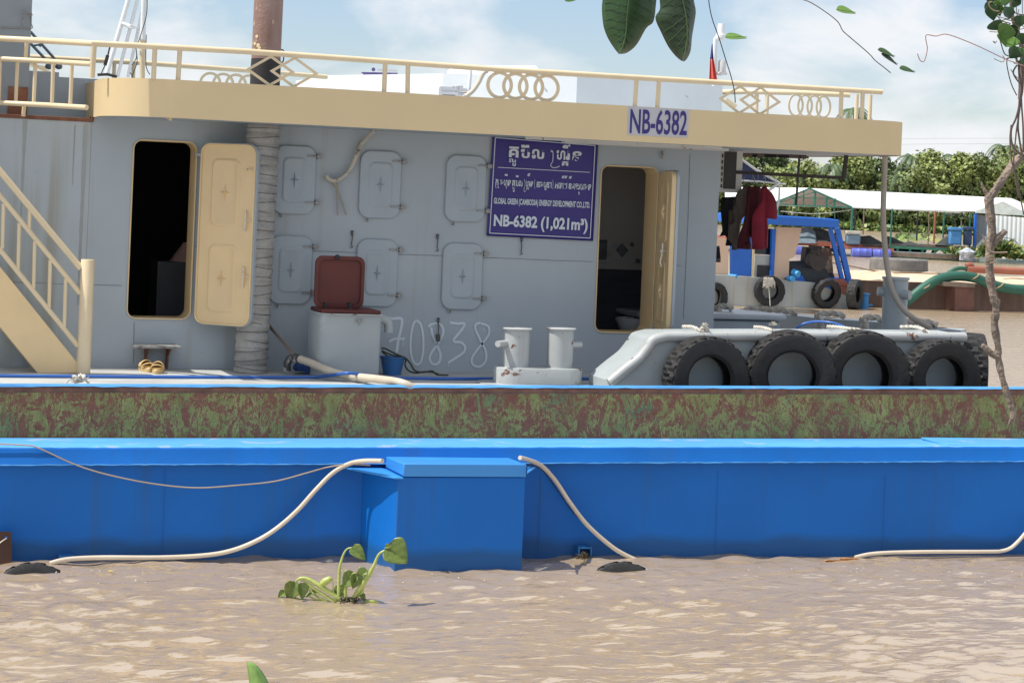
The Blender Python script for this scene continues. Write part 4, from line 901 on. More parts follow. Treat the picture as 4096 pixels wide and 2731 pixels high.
garment('taupe shirt with angled sleeve hanging by the air conditioner', 'shirt', G((440, 620), (490, 560), (540, 620), (520, 800), (440, 1100), (400, 1560), (300, 1568), (340, 1150), (380, 1020), (290, 930), (380, 760)), 19.35, brownc, 4, hook=G((490, 570), (495, 520), (485, 480), (495, 430)))
garment('black trousers hanging nearest the cabin wall', 'trousers', G((160, 740), (400, 730), (390, 1000), (330, 1300), (300, 1500), (220, 1490), (240, 1200), (160, 1290), (130, 900)), 19.5, blackc, 4, 'hanging_trousers')
garment('striped dark cloth hanging lowest at the cabin corner', 'cloth', [(2866, 985), (2872, 985), (2879, 1040), (2874, 1050), (2864, 1048)], 19.4, checkmat, 2, 'hanging_cloth')

# clogs
def clog(px, py, rot, label):
    c = PZ(px, py, DZ); K_ = 1.2; r = root('clog', c, label, 'shoe', 'pair of clogs on the deck'); r.rotation_euler = (0, 0, 0)
    M3 = Matrix.Rotation(rot, 3, 'Z'); tr = lambda x, y, z: c + M3 @ Vector((x * K_, y * K_, z * K_))
    def sole(t, sx=1.): # outline around, heel toward camera (-y)
        a = 2 * math.pi * t; return (.043 * math.cos(a) * (1 + .18 * math.sin(a)), .105 * math.sin(a))
    n = 28; mb = MB(); out = [sole(i / n) for i in range(n)]
    rings_ = [[tr(x * .92, y * .96, 0) for x, y in out], [tr(x, y, .012) for x, y in out], [tr(x, y, .03) for x, y in out], [tr(x * .97, y * .98, .033 + .018 * max(0, y / .105)) for x, y in out], [tr(x * .86, y * .9, .036) for x, y in out]]
    ringstack(mb, rings_, closeback=True); obj('sole', mb, clogm, r)
    mb = MB(); rows = []
    for i in range(8):
        y = .098 - i * .016; wv = .043 * math.sqrt(max(.02, 1 - (y / .108) ** 2)) * 1.12; hh = .022 + .032 * min(1, i / 4)
        rows.append([tr(-wv * math.cos(math.pi * k / 10) * -1, y, .03 + hh * math.sin(math.pi * k / 10)) for k in range(11)])
    mb.grid(rows); obj('upper', mb, clogm, r, solid=.006)
    mb = MB(); mb.tube([tr(.046 * math.cos(a), -.03 + -.062 * abs(math.sin(a)) ** .8, .04 + .028 * math.sin(a)) for a in np.linspace(.0, math.pi, 12)], .006, 8); obj('heel_strap', mb, clogm, r)
    mb = MB(); rows = []
    for i in range(6):
        y = .08 - i * .03; rows.append([tr((k - 3) * .011, y, .039) for k in range(7)])
    mb.grid(rows); obj('insole', mb, clogin, r)
clog(583, 1484, rad(8), 'left yellow clog of the pair below the wall shelf'); clog(630, 1491, rad(-14), 'right yellow clog of the pair below the wall shelf')

# bucket and cord
bk_ = PZ(1568, 1498, DZ); b = root('bucket', bk_, 'blue plastic bucket standing beside the grey deck tank', 'bucket')
mb = MB(); zb2 = PY(1575, 1430, bk_.y).z - DZ; mb.lathe([(.0, .0), (.082, 0), (.115, zb2), (.122, zb2 + .004), (.122, zb2 + .012), (.112, zb2 + .012), (.08, .01), (0, .01)], bk_, n=32, caps=False); obj('tub', mb, bucketm, b)
mb = MB(); mb.tube(cat([bk_ + Vector((.12 * math.cos(a), -.10 * math.sin(a), zb2 - .06 * math.sin(a) * .6)) for a in np.linspace(0, math.pi, 9)], 3), .003, 6); obj('bail_handle', mb, steelm, b)
mb = MB()
for pts in (((1125, 1160), (1160, 1165), (1210, 1190), (1260, 1215), (1330, 1245), (1370, 1290), (1410, 1350), (1480, 1365), (1560, 1355), (1600, 1385), (1695, 1390)), ((1125, 1180), (1180, 1205), (1240, 1225), (1330, 1250), (1325, 1300), (1350, 1345), (1410, 1370), (1500, 1360), (1580, 1370), (1620, 1390)), ((1130, 1190), (1160, 1215), (1200, 1240), (1260, 1240))):
    mb.tube(cat([PY(*g5(*q), bk_.y - .08 - (.12 if q[1] > 1340 else 0)) for q in pts]), .008, 7)
obj('dark_rope', mb, cordm, None, 'knotted dark green cord spilling out of the blue bucket', 'cord')
# blue net bundle
p = PZ(1228, 1494, DZ); rn = random.Random(2); mb = MB(); rows = []
for i in range(9):
    ph = math.pi * i / 8; rows.append([p + Vector((-.135 * math.cos(ph) * 1.0, .11 * math.sin(ph) * math.cos(a) , .045 + .085 * math.sin(ph) * math.sin(a))) * 1.0 + Vector((0, 0, rn.uniform(-.012, .012))) for a in np.linspace(-.4, math.pi + .4, 14)])
mb.grid(rows); obj('net_bundle', mb, netm, None, 'crumpled dark blue net bundle on the deck by the hose bend', 'net')
# stick, fat hose
mb = MB(); mb.bar(PY(1062, 1285, WY - .12), PZ(1182, 1428, DZ + .17), .016, .025); obj('wooden_stick', mb, woodm, None, 'thin wooden stick leaning against the wall beside the wrapped pipe', 'stick')
hh = root('discharge_hose', PZ(1190, 1500, DZ), 'thick cream hose with a dark elbow lying across the deck', 'hose')
mb = MB(); hp = [PY(1185, 1432, 18.25), PY(1240, 1450, 18.1), PY(1310, 1480, 17.85), PZ(1390, 1503, DZ + .05), PZ(1500, 1515, DZ + .06), PZ(1600, 1530, DZ + .08), PZ(1660, 1556, DZ + .03)]
mb.tube(cat(hp), .036, 16); obj('hose', mb, hosew, hh)
mb = MB(); mb.tube(cat([PY(1190, 1434, 18.24), PY(1165, 1432, 18.3), PY(1150, 1450, 18.32), PY(1149, 1482, 18.33)]), .034, 14); mb.tube([PY(1176, 1430, 18.26), PY(1193, 1435, 18.2)], .041, 14); obj('elbow', mb, M('elbow_black', (.06, .06, .06), .6, spots=((.4, .38, .34), .55, 12)), hh)
mb = MB(); mb.tube(cat([PZ(x, y, DZ + .014 + lift) for x, y, lift in ((-300, 1496, 0), (0, 1503, 0), (400, 1506, 0), (800, 1508, 0), (1100, 1509, 0), (1250, 1508, 0), (1330, 1500, .04), (1395, 1492, .075), (1460, 1500, .05), (1530, 1510, 0), (1750, 1514, 0), (1990, 1514, 0), (2330, 1514, 0), (2420, 1514, 0))]), .015, 12)
obj('water_hose', mb, hoseb, None, 'blue water hose running along the whole cabin deck', 'hose')
mb = MB(); rn = random.Random(4); c = PZ(312, 1520, DZ + .04)
for i in range(5): mb.rope([c + Vector((rn.uniform(-.05, .06), rn.uniform(-.05, .05), rn.uniform(-.02, .05))) for _ in range(5)], .013)
for i in range(12): mb.tube([c + Vector((.06, 0, 0)), c + Vector((rn.uniform(.07, .10), rn.uniform(-.03, .03), rn.uniform(-.03, .03)))], .003, 4)
mb.tube(cat([c + Vector((-.02, -.03, .0)), c + Vector((-.08, -.06, .01)), c + Vector((-.13, -.1, -.06))]), .008, 6); obj('rope_knot', mb, ropem, None, 'frayed white rope knot at the foot of the cream newel post', 'rope')

# hose hanging on the wall
wh = root('wall_hose', PY(1330, 780, WY), 'worn cream hose hooked on the grey wall with two cord ends dangling', 'hose')
gw = RG(1050, 560, 4.276)
pts = [PY(1522, 500, FY + .5)] + [PY(*gw(x, y), WY - .06) for x, y in ((1730, 20), (1640, 180), (1580, 330), (1510, 480), (1400, 610), (1290, 680), (1180, 690), (1110, 640), (1100, 600))]
mb = MB(); mb.tube(cat(pts), .020, 14); obj('hose', mb, M('worn_hose', (.50, .46, .38), .6, spots=((.16, .14, .11), .58, 14)), wh)
mb = MB(); mb.tube(cat([PY(*gw(x, y), WY - .05) for x, y in ((1180, 690), (1230, 740), (1275, 810))]), .016, 10); mb.tube([PY(*gw(1270, 820), WY - .04), PY(*gw(1290, 1285), WY - .03)], .006, 7); mb.tube([PY(*gw(1275, 820), WY - .04), PY(*gw(1370, 1080), WY - .03), PY(*gw(1435, 1285), WY - .03)], .006, 7); obj('cord_end', mb, M('hemp_cord', (.38, .32, .23), .9), wh)

# grey down-hose at the bow
mb = MB(); YG = 18.6
mb.tube(cat([PY(3541, 600, YG), PY(3537, 720, YG), PY(3533, 850, YG), PY(3537, 950, YG), PY(3546, 1050, YG), PY(3566, 1150, YG - .1), PY(3600, 1220, YG - .2), PY(3650, 1270, YG - .35), PY(3722, 1312, YG - .6)]), .0285, 16); obj('roof_drain_hose', mb, hoseg, None, 'grey hose hanging from the roof corner down to the bulwark', 'hose')
mb = MB(); mb.tube(cat([PY(3180, 1318, 17.75), PY(3215, 1295, 17.7), PY(3265, 1286, 17.65), PY(3325, 1290, 17.55), PY(3370, 1304, 17.4), PY(3400, 1325, 17.2)]), .011, 10); obj('small_blue_hose', mb, hoseb, None, 'short blue hose arching over the bow deck above a tyre', 'hose')

# tyres
def tyre_mesh(R=.4, w=.26, seed=0, name='tyre_rubber', N_=96, lug=1.0):
    prof = [(-.30, .53), (-.42, .60), (-.5, .80), (-.47, .93), (-.42, .965)]
    tread = [(-.42, .985), (-.25, 1), (-.09, 1.005), (.09, 1.005), (.25, 1), (.42, .985)]
    prof = prof + tread + [(.42, .965), (.47, .93), (.5, .80), (.42, .60), (.30, .53), (.24, .55), (.36, .75), (.40, .86), (.30, .93), (0, .95), (-.30, .93), (-.40, .86), (-.36, .75), (-.24, .55)]
    vs = []; rn = random.Random(seed)
    nn = len(prof)
    for i in range(N_):
        a = 2 * math.pi * i / N_
        for j, (h, r) in enumerate(prof):
            q = r
            if 5 <= j <= 10:
                jj = j - 5; ph = (i + (2 if jj in (1, 4) else 0) + (1 if jj in (0, 5) else 0)) % 4
                q = r if ph < 3 else r - .062 * lug
                q += rn.uniform(-.004, .004)
                if jj in (0, 5) and (i // 2) % 2: h = h * 1.10
            vs.append((math.cos(a) * q * R, h * w, math.sin(a) * q * R))
    fs = [(i * nn + j, i * nn + (j + 1) % nn, ((i + 1) % N_) * nn + (j + 1) % nn, ((i + 1) % N_) * nn + j) for i in range(N_) for j in range(nn)]
    me = bpy.data.meshes.new('tyre'); me.from_pydata(vs, [], fs); me.materials.append(rubberm)
    bm = bmesh.new(); bm.from_mesh(me); bmesh.ops.recalc_face_normals(bm, faces=bm.faces); bm.to_mesh(me); bm.free()
    me.polygons.foreach_set('use_smooth', [True] * len(me.polygons)); me.set_sharp_from_angle(angle=rad(28)); me.update(); return me
tm = tyre_mesh(); tm2 = tyre_mesh(seed=3, lug=1.7, N_=72)
def tyre(c, R, yaw, label, group, mesh=tm, tilt=0, roll=0, wsc=1):
    o = bpy.data.objects.new('tyre', mesh); COL.objects.link(o); o.location = c; k = R / .4; o.scale = (k, k * wsc, k)
    o.rotation_mode = 'ZXY'; o.rotation_euler = (tilt, roll, yaw); return setp(o, label, 'tyre', group)
TG = 'tyre fenders along the grey bulwark'
for px, ty, R, yaw, lab, me in ((2822, 1343, .395, 3, 'leftmost tyre fender on the grey bulwark, below the first rope knot', tm), (3160, 1319, .415, 16, 'second tyre fender from the left on the grey bulwark, turned most side-on', tm),
        (3447, 1320, .43, 9, 'third tyre fender with coarse torn lugs, below the blue hose', tm2), (3762, 1354, .375, 2, 'fourth tyre fender on the bulwark, left of its end', tm)):
    zt_ = PY(px, ty, BY - .17).z; p = PY(px, ty + 150, BY - .18); o = tyre((p.x, BY - .19, zt_ - R), R, rad(yaw), lab, TG, me, wsc=1.18 if yaw > 8 else 1.02); o.rotation_euler[1] = random.uniform(0, 6)
zt_ = PY(3870, 1331, BY + .2).z; tyre((XE + .17, BY + .20, zt_ - .40), .40, rad(66), 'tyre fender hung round the end of the grey bulwark', TG, tm)
# rope lashings
def knot(pts, label, Y=BY - .02, r=.016, fr=0, mat=ropem):
    mb = MB(); rn = random.Random(int(pts[0][0][0]))
    for p in pts: mb.rope([PY(x, y, Y + (q[0] if q else 0)) for x, y, *q in p], r, .045)
    if fr:
        x, y = fr
        for i in range(26): a = rn.uniform(.3, 2.9); mb.tube([PY(x, y, Y), PY(x + 18 * math.cos(a), y - 18 * math.sin(a) * rn.uniform(.5, 1), Y + rn.uniform(-.03, .03))], .0022, 4)
    obj('rope_lashing', mb, mat, None, label, 'rope', 'rope lashings on the bow')
knot([((2732, 1306, .3), (2770, 1308, .1), (2800, 1322), (2822, 1340)), ((2795, 1325), (2815, 1310), (2825, 1325), (2808, 1338), (2800, 1318)), ((2812, 1300), (2830, 1318), (2826, 1342))], 'white rope knot above the leftmost tyre fender', fr=(2818, 1306))
knot([((3018, 1308, .3), (3050, 1310, .15), (3085, 1320), (3105, 1330))], 'white rope with frayed tuft above the second tyre fender', fr=(3092, 1302))
knot([((3310, 1306, .35), (3350, 1308, .2), (3400, 1315), (3440, 1320))], 'white rope lashing behind the small blue hose', )
knot([((3600, 1308, .4), (3660, 1308, .3), (3700, 1322, .1), (3725, 1340), (3745, 1352)), ((3690, 1315), (3708, 1335), (3700, 1352))], 'white rope lashing tied above the fourth tyre fender', fr=(3740, 1345))
def coil(px0, px1, py, z, label):
    mb = MB(); a = PZ(px0, py, z); b = PZ(px1, py + (px1 - px0) * .045, z); mb.rope([a + Vector((-.02, -.02, -.2)), a, a.lerp(b, .3) + Vector((0, 0, .03)), a.lerp(b, .7) + Vector((0, 0, .03)), b], .032, .09)
    mb.rope([a + Vector((0, .06, 0)), a + Vector((.0, -.05, -.02)), a + Vector((.02, -.06, -.22))], .028, .09); obj('mooring_rope', mb, oldrope, None, label, 'rope', 'old mooring ropes over the far bulwark')
coil(2870, 2930, 1236, 1.88, 'old grey rope end on the bow locker nearest the cabin'); coil(2975, 3190, 1245, 1.84, 'old grey rope over the locker, left of the others'); coil(3275, 3380, 1263, 1.84, 'old grey rope over the middle of the far bulwark'); coil(3455, 3530, 1280, 1.84, 'old grey rope just left of the bow bollard'); coil(3620, 3750, 1296, 1.83, 'old grey rope right of the bow bollard')

# ================================================================== BLUE BARGE
def btrim(px): return px
def bline(pxl, yl_, pxr, yr_, off):
    a = PB(pxl, yl_, off); b = PB(pxr, yr_, off); d = (b - a) / (b - a).dot(BD); 
    return lambda s: a + d * (s - (a - BP).dot(BD))
s0, s1 = -9.0, 10.5
lipT = bline(0, 1790, 3596, 1787, 0); lipB = bline(0, 1860, 4096, 1845, 0)
topF = bline(0, 1751, 3600, 1754, .66)
coT = bline(0, 1534, 4096, 1547, .68)
barge = root('barge', BP + Vector((0, 0, -BP.z)), 'long blue barge hull with rusty green coaming in the foreground', 'barge')
mb = MB(); n = 40
zb_ = lambda p, z: Vector((p.x, p.y, z))
rows = []
for i in range(n + 1):
    s = s0 + (s1 - s0) * i / n; t = lipB(s) + BN * .075
    rows.append([t + Vector((0, 0, .02)), t, zb_(t, .25) + BN * .004 * math.sin(i * 1.3), zb_(t, -.5)])
mb.grid(rows); hullb = obj('hull', mb, bluem, barge, fix=True)
mb = MB(); rows = []; rn = random.Random(9)
for i in range(241):
    s = s0 + (s1 - s0) * i / 240; T = lipT(s); Bt = lipB(s); j = rn.uniform(-.002, .002); e = BN
    rows.append([topF(s) + e * .05, topF(s), T + e * .035 + Vector((0, 0, .008)), T + e * .012 + Vector((0, 0, -.001 + j)), T + Vector((0, 0, -.016)), Bt + Vector((0, 0, .004)), Bt + e * -.006, Bt + e * -.003 + Vector((0, 0, -.006 + j * 1.5)), Bt + e * .08 + Vector((0, 0, -.004))])
for r_ in rows: pass
mb.m = 0; k = len(mb.v); mm = len(rows); nn = len(rows[0])
mb.v += [tuple(p) for r_ in rows for p in r_]
for i in range(mm - 1):
    for q in range(nn - 1): mb.f.append((i * nn + q, i * nn + q + 1, (i + 1) * nn + q + 1, (i + 1) * nn + q)); mb.mi.append(0 if q < 3 else 1)
obj('side_deck', mb, [bluetop, bluem], barge, ang=60)
mb = MB(); rows = [[coT(s) + Vector((0, 0, -.05)), topF(s) + BN * .02 + Vector((0, 0, -.01))] for s in (s0, s1)]
mb.grid(rows); rows = [[coT(s) + BN * .04 + Vector((0, 0, -.03)), zb_(topF(s) + BN * .06, .3)] for s in (s0, s1)]; mb.grid(rows); obj('coaming', mb, rustpan, barge, fix=True)
mb = MB(); rn = random.Random(12); P = []; R_ = []
for i in range(240): s = s0 + (s1 - s0) * i / 239; P.append(coT(s) + BN * .02 + Vector((0, 0, -.045))); R_.append(.034 + rn.uniform(-.0015, .0015))
mb.tube(P, R_, 12); obj('coaming_rail', mb, rustm, barge)
mb = MB(); rows = []
for i in range(240): s = s0 + (s1 - s0) * i / 239; p = coT(s) + BN * .02; j = rn.uniform(-.004, .004); rows.append([p + BN * -.037 + Vector((0, 0, -.022 + j)), p + BN * -.028 + Vector((0, 0, -.008)), p + BN * -.008, p + BN * .02 + Vector((0, 0, -.002)), p + BN * .035 + Vector((0, 0, -.016))])
mb.grid(rows); obj('painted_edge', mb, M('bright_blue_edge', (.07, .28, .60), .4, var=.2, spots=((.35, .25, .2), .66, 4)), barge)
mb = MB(); rn = random.Random(13); P = []; R_ = []
for i in range(420): s = s0 + (s1 - s0) * i / 419; P.append(lipB(s) + BN * -.004 + Vector((0, 0, rn.uniform(-.002, .003)))); R_.append(.004 + rn.uniform(-.0015, .002))
mb.tube(P, R_, 6); obj('lip_highlight', mb, MATS['bright_blue_edge'], barge)  # paler tube: highlight along the lip's lower edge put into its colour
# weld seams on the hull
mb = MB()
for px, y0, y1 in ((660, 1870, 2235), (2165, 1900, 2225), (2872, 1880, 2220), (3542, 1900, 2215)):
    mb.tube([PB(px - (y - 1900) * .035 + rn.uniform(-1, 1), y, .066) for y in range(y0, y1, 12)], .0016, 5)
obj('weld_seam', mb, M('seam_blue', (.01, .09, .33), .5), barge)
mb = MB(); a, b, c, d = PB(3683, 1758, .55), PB(4300, 1762, .55), PB(4300, 1784, .06), PB(3790, 1784, .06); zz = a.z + .02
mb.prism([(p.x, p.y, PB(3700, 1770, .3).z + .0) for p in (a, b, c, d)], (0, 0, .018)); obj('patch_plate', mb, bluetop, barge, bevel=.006)
# side box with its lid and brackets
OT = -.50; OB = -.50
def boxq(pts, offs): return [PB(x, y, o) for (x, y), o in zip(pts, offs)]
fT = [PB(1593, 1907, OT), PB(2102, 1908, OT)]; fB = [zb_(fT[0], .03), zb_(fT[1], .03)]
ext = [p + (p - q) * .35 for p, q in zip(fB, fT)]
hT = [PB(1452, 1907, .07), fT[1] + BN * (.07 - OT)]; hT[0].z = fT[0].z; hBm = [zb_(hT[0], 0), zb_(hT[1], 0)]; hBm[0].z = ext[0].z; hBm[1].z = ext[1].z
mb = MB(); mb.hull8([fT[0], fT[1], hT[1], hT[0]], [ext[0], ext[1], hBm[1], hBm[0]]); sb = obj('side_box', mb, bluem, barge, bevel=.008, smooth=False)
lz = PB(1617, 1853, OT - .02).z; lf = [PB(1614, 1878, OT - .02), PB(2106, 1880, OT - .02)]
Lb = [PZ(1515, 1804, lz), PZ(2000, 1804, lz)]
for i_ in (0, 1):
    oa = lf[i_].dot(BN) - BK; ob = Lb[i_].dot(BN) - BK; Lb[i_] = lf[i_].lerp(Lb[i_], (-.006 - oa) / (ob - oa))
mb = MB(); zbm = fT[0].z + .006; mb.hull8([zb_(lf[0], lz), zb_(lf[1], lz), Lb[1], Lb[0]], [zb_(lf[0], zbm), zb_(lf[1], zbm), zb_(Lb[1], zbm), zb_(Lb[0], zbm)]); ld = obj('lid', mb, bluetop.copy() if False else M('lid_blue', (.035, .235, .60), .42, var=.06, scale=2), sb, bevel=.008)
mb = MB(); gx = RG(1350, 1700, 2.613)
zf = lz - .055
mb.prism([PZ(*gx(x, y), zf) for x, y in ((395, 322), (530, 322), (600, 358), (455, 352))], (0, 0, -.008)); mb.prism([PZ(*gx(x, y), zf + .03) for x, y in ((1790, 322), (1950, 312), (2012, 345), (1880, 352))], (0, 0, -.008)); obj('lug', mb, MATS['lid_blue'], ld)
mb = MB(); zs = fT[0].z + .002
mb.prism([PZ(*gx(x, y), zs) for x, y in ((70, 440), (420, 425), (690, 548), (600, 545))], (0, 0, -.012)); obj('bracket_shelf', mb, MATS['lid_blue'], sb, bevel=.002); mb = MB(); mb.prism([PZ(*gx(x, y), zs + .06) for x, y in ((1985, 435), (2070, 435), (1982, 500))], (0, 0, -.012)); obj('bracket_shelf', mb, MATS['lid_blue'], sb, bevel=.002)
# small fittings
mb = MB(); ringstack(mb, [[PB(47 - 30 + u * 60, 2190 - v * 130, -.02) for u, v in rr(1, 1, .12)], [PB(17 + u * 60, 2190 - v * 130, -.05) for u, v in rr(1, 1, .12)]], closeback=True)
plr = obj('rusty_plate', mb, M('plate_rust', (.07, .032, .022), .8, var=.3), barge)
mb = MB(); p = PB(26, 2149, -.055); mb.lathe([(0, -.002), (.012, -.002), (.012, .002), (0, .002)], p, BN, 16); obj('lashing_hole', mb, bluem, plr)
mb = MB(); a = PB(2308, 2183, -.02); mb.obox(PB(2332, 2186, .03), BD * .055, BN * .06, (0, 0, .006)); mb.obox(PB(2309, 2205, .03), BD * .005, BN * .06, (0, 0, .05)); mb.obox(PB(2356, 2205, .03), BD * .005, BN * .06, (0, 0, .05)); obj('mooring_cleat', mb, M('cleat_blue', (.02, .14, .36), .5), barge)
mb = MB(); a = PB(265, 2222, .03); mb.obox(a, BD * .06, BN * .05, (0, 0, .008)); mb.obox(a + Vector((0, 0, -.04)), BD * .055, BN * .03, (0, 0, .03)); obj('mooring_cleat', mb, MATS['cleat_blue'], barge)
mb = MB(); rn = random.Random(8); c = PB(2332, 2225, -.04)
for i in range(60):
    a = rn.uniform(0, math.pi); q = c + Vector((.06 * math.cos(a) * rn.random(), rn.uniform(-.03, .03), .05 * math.sin(a) * rn.random())); mb.tube([q, q + Vector((rn.uniform(-.05, .05), rn.uniform(-.03, .02), rn.uniform(-.05, .01)))], .0035, 4)
obj('weed_clump', mb, M('dead_weed', (.11, .085, .055), .9, var=.4), None, 'brown clump of dead weed caught on the small hull cleat', 'weed')
mb = MB(); mb.tube(cat([PB(26, 2152, -.06), PB(10, 2162, -.08), PB(-10, 2178, -.1)]), .005, 6); obj('thin_line', mb, ropem, None, 'thin white line through the hole of the rusty plate', 'rope')
# hoses on the barge
def bhose(name, pts, r, mat, label, off=-.03):
    mb = MB(); mb.tube(cat([PB(x, y, q[0] if q else off) for x, y, *q in pts], 8), r, 14); obj(name, mb, mat, None, label, 'hose')
bhose('white_hose', ((1530, 1843, -.45), (1455, 1843, -.25), (1395, 1855, -.08), (1330, 1892), (1260, 1962), (1190, 2040), (1110, 2110), (1030, 2160), (930, 2200), (820, 2220), (640, 2229, -.06), (400, 2229, -.08), (270, 2236, -.1), (200, 2252, -.12)), .0185, hosew, 'white hose looping down from the left side of the blue box to the water')
bhose('white_hose', ((2080, 1830, -.45), (2115, 1840, -.35), (2165, 1862, -.15), (2220, 1920), (2280, 2010), (2350, 2100), (2440, 2180), (2500, 2218), (2570, 2250)), .0185, hosew, 'white hose dropping from the right side of the blue box into the river')
bhose('white_hose', ((4200, 2010), (4096, 2138), (4065, 2172), (4040, 2192), (4005, 2203), (3960, 2205, -.05), (3700, 2206, -.07), (3560, 2209, -.08), (3480, 2215, -.1), (3420, 2228, -.12)), .0165, hosew, 'white hose lying along the waterline at the right edge of the hull')
bhose('thin_cable', ((-200, 1770), (0, 1775), (100, 1780), (140, 1786), (200, 1812), (300, 1857), (420, 1895), (600, 1932), (780, 1950), (950, 1940), (1100, 1924), (1230, 1890), (1310, 1868), (1400, 1856, -.1), (1480, 1860, -.3)), .0055, cablem, 'thin brown cable sagging across the blue hull on the left', -.012)
bhose('thin_cable', ((2110, 1856, -.4), (2160, 1872, -.1), (2190, 1905), (2240, 1975), (2290, 2045), (2340, 2095)), .0045, blackm, 'thin black cable beside the right-hand white hose', -.0)

# half-sunk tyres
tyre(PZ(2487, 2280, 0) + Vector((0, 0, -.30)), .36, rad(-6), 'black tyre barely above the water in front of the blue hull', 'tyres floating beside the barge', tm2, tilt=rad(-20), wsc=1.2)
tyre(PZ(125, 2290, 0) + Vector((0, 0, -.30)), .36, rad(6), 'ribbed tyre just breaking the water at the far left', 'tyres floating beside the barge', tm2, tilt=rad(-25), wsc=1.3)

# ================================================================== FLOATING AND HANGING PLANTS
def leaf_mesh(mb, base, tip, width, nrm, curl=.15, fold=.18, n=12, m=6, shape=None, wav=0):
    base = Vector(base); tip = Vector(tip); ax = tip - base; Ln = ax.length; axn = ax.normalized(); nrm = Vector(nrm); nrm = (nrm - axn * nrm.dot(axn)).normalized(); sd = axn.cross(nrm)
    rows = []
    for i in range(n + 1):
        t = i / n; wv = (shape(t) if shape else math.sin(math.pi * t ** .62) ** .85) * width / 2
        c = base + ax * t + nrm * (-curl * Ln * (t * t)); rows.append([c + sd * wv * (k / m) + nrm * (fold * wv * abs(k / m) + wav * math.sin(i * 1.9 + k)) for k in range(-m, m + 1)])
    mb.grid(rows)
# hyacinth floating mid-river
gy = RG(1000, 1998, 2.138); hc_ = PZ(*gy(830, 870), 0); HD = (hc_ - C0).dot(Fw)
H = lambda x, y, dd=0: PD(*gy(x, y), HD + dd)
hy = root('water_hyacinth', hc_, 'uprooted water hyacinth drifting in front of the blue box', 'plant')
def hst(pts, r, name='stalk', mat=hyast): mb = MB(); mb.tube(cat([H(*p) for p in pts], 7), r, 10); obj(name, mb, mat, hy)
def taper(a, m, b, k): return None
def hst2(pts, rs):
    P = cat([H(*p) for p in pts], 7); R2 = [np.interp(i / (len(P) - 1), np.linspace(0, 1, len(rs)), rs) for i in range(len(P))]
    mb = MB(); mb.tube(P, [float(x) for x in R2], 12); obj('stalk', mb, hyast, hy)
hst2([(755, 870), (758, 760), (765, 600), (790, 490), (825, 425), (870, 408)], [.011, .013, .011, .008, .006, .005])
hst2([(870, 860), (940, 760), (1010, 650), (1060, 560), (1100, 470), (1150, 435), (1200, 425)], [.014, .02, .019, .012, .009, .007, .005])
hst2([(790, 860), (700, 800), (600, 740), (500, 680), (440, 668), (400, 690), (390, 730)], [.012, .017, .018, .014, .010, .008, .005])
hst2([(720, 870), (640, 820), (540, 755), (470, 700), (430, 690)], [.010, .013, .012, .008, .005])
hst2([(660, 870), (580, 830), (500, 760), (460, 710)], [.007, .009, .008, .005])
hst2([(830, 860), (815, 790), (830, 720), (870, 640), (900, 625)], [.010, .013, .012, .008, .006])
hst2([(940, 885), (1010, 870), (1060, 868), (1110, 880)], [.007, .012, .011, .003])
hst2([(735, 870), (715, 790), (708, 700)], [.010, .007, .003]); hst2([(650, 875), (560, 850), (480, 820), (420, 860)], [.005, .006, .005, .004])
hst2([(430, 850), (330, 815), (290, 800), (260, 825)], [.004, .005, .005, .004])
hst2([(610, 725), (640, 700), (680, 680), (705, 682)], [.018, .028, .024, .006]); hst2([(705, 682), (740, 695), (780, 700)], [.005, .004, .004]); hst2([(870, 850), (960, 790), (965, 690)], [.009, .010, .006])
def hlf(b, t, wd, nrm=(-.2, -1, .5), curl=.2, dd=0, shape=None):
    mb = MB(); leaf_mesh(mb, H(*b, dd), H(*t, dd - .03), wd * .82, nrm, curl + .06, .42, shape=shape, wav=.003); obj('leaf', mb, hyam, hy, solid=.003)
hlf((860, 408), (993, 500), .13, (.3, -1, .3)); hlf((1165, 400), (1350, 530), .27, (.2, -1, .3), .1); hlf((1155, 400), (1210, 400), .05)
hlf((395, 700), (320, 860), .16, (-.3, -1, .2)); hlf((430, 710), (455, 850), .13, (.5, -1, .1), .05, -.03); hlf((900, 625), (790, 745), .15, (-.3, -1, .6), .1); hlf((900, 630), (890, 760), .16, (.5, -1, .2), .1, -.02)
hlf((1010, 610), (900, 680), .13, (.2, -.6, .8), .1, .05); hlf((725, 745), (800, 820), .12, (0, -1, .4), .1, .05); hlf((300, 780), (240, 830), .07, (0, -1, .7)); hlf((950, 800), (985, 860), .05); hlf((570, 790), (480, 810), .06, (0, -.5, 1))
mb = MB(); rn = random.Random(6)
for i in range(90):
    b = H(rn.uniform(780, 920), rn.uniform(830, 880), rn.uniform(-.05, .05)); mb.tube([b, b + Vector((rn.uniform(-.06, .09), rn.uniform(-.04, .04), rn.uniform(-.05, .0)))], .003, 4)
obj('roots', mb, rootm, hy)
# leaf at the bottom edge
gl = RG(0, 1998, 2.138); q = root('water_hyacinth', PZ(1050, 2760, 0), 'single upright green leaf at the bottom edge of the picture', 'plant'); DL = (PZ(1050, 2760, 0) - C0).dot(Fw)
mb = MB(); L_ = lambda x, y: PD(*gl(x, y), DL)
rows = []
for i in range(13):
    t = i / 12; xl = 2110 + 20 * t + 20 * math.sin(t * 2); yy = 1385 + 420 * t; xr = 2142 + 205 * math.sin(min(1, t * 1.0) * math.pi / 2) ** .62
    yr = 1382 + 420 * t; rows.append([L_(xl + (xr - xl) * k / 8, yy - 8 * math.sin(k / 8 * 3.14)) + Vector((0, -.05 * math.sin(k / 8 * math.pi), 0)) for k in range(9)])
mb.grid(rows); obj('leaf', mb, M('glossy_leaf', (.16, .30, .07), .3, var=.2, scale=14, spots=((.10, .13, .03), .7, 30)), q, solid=.004)
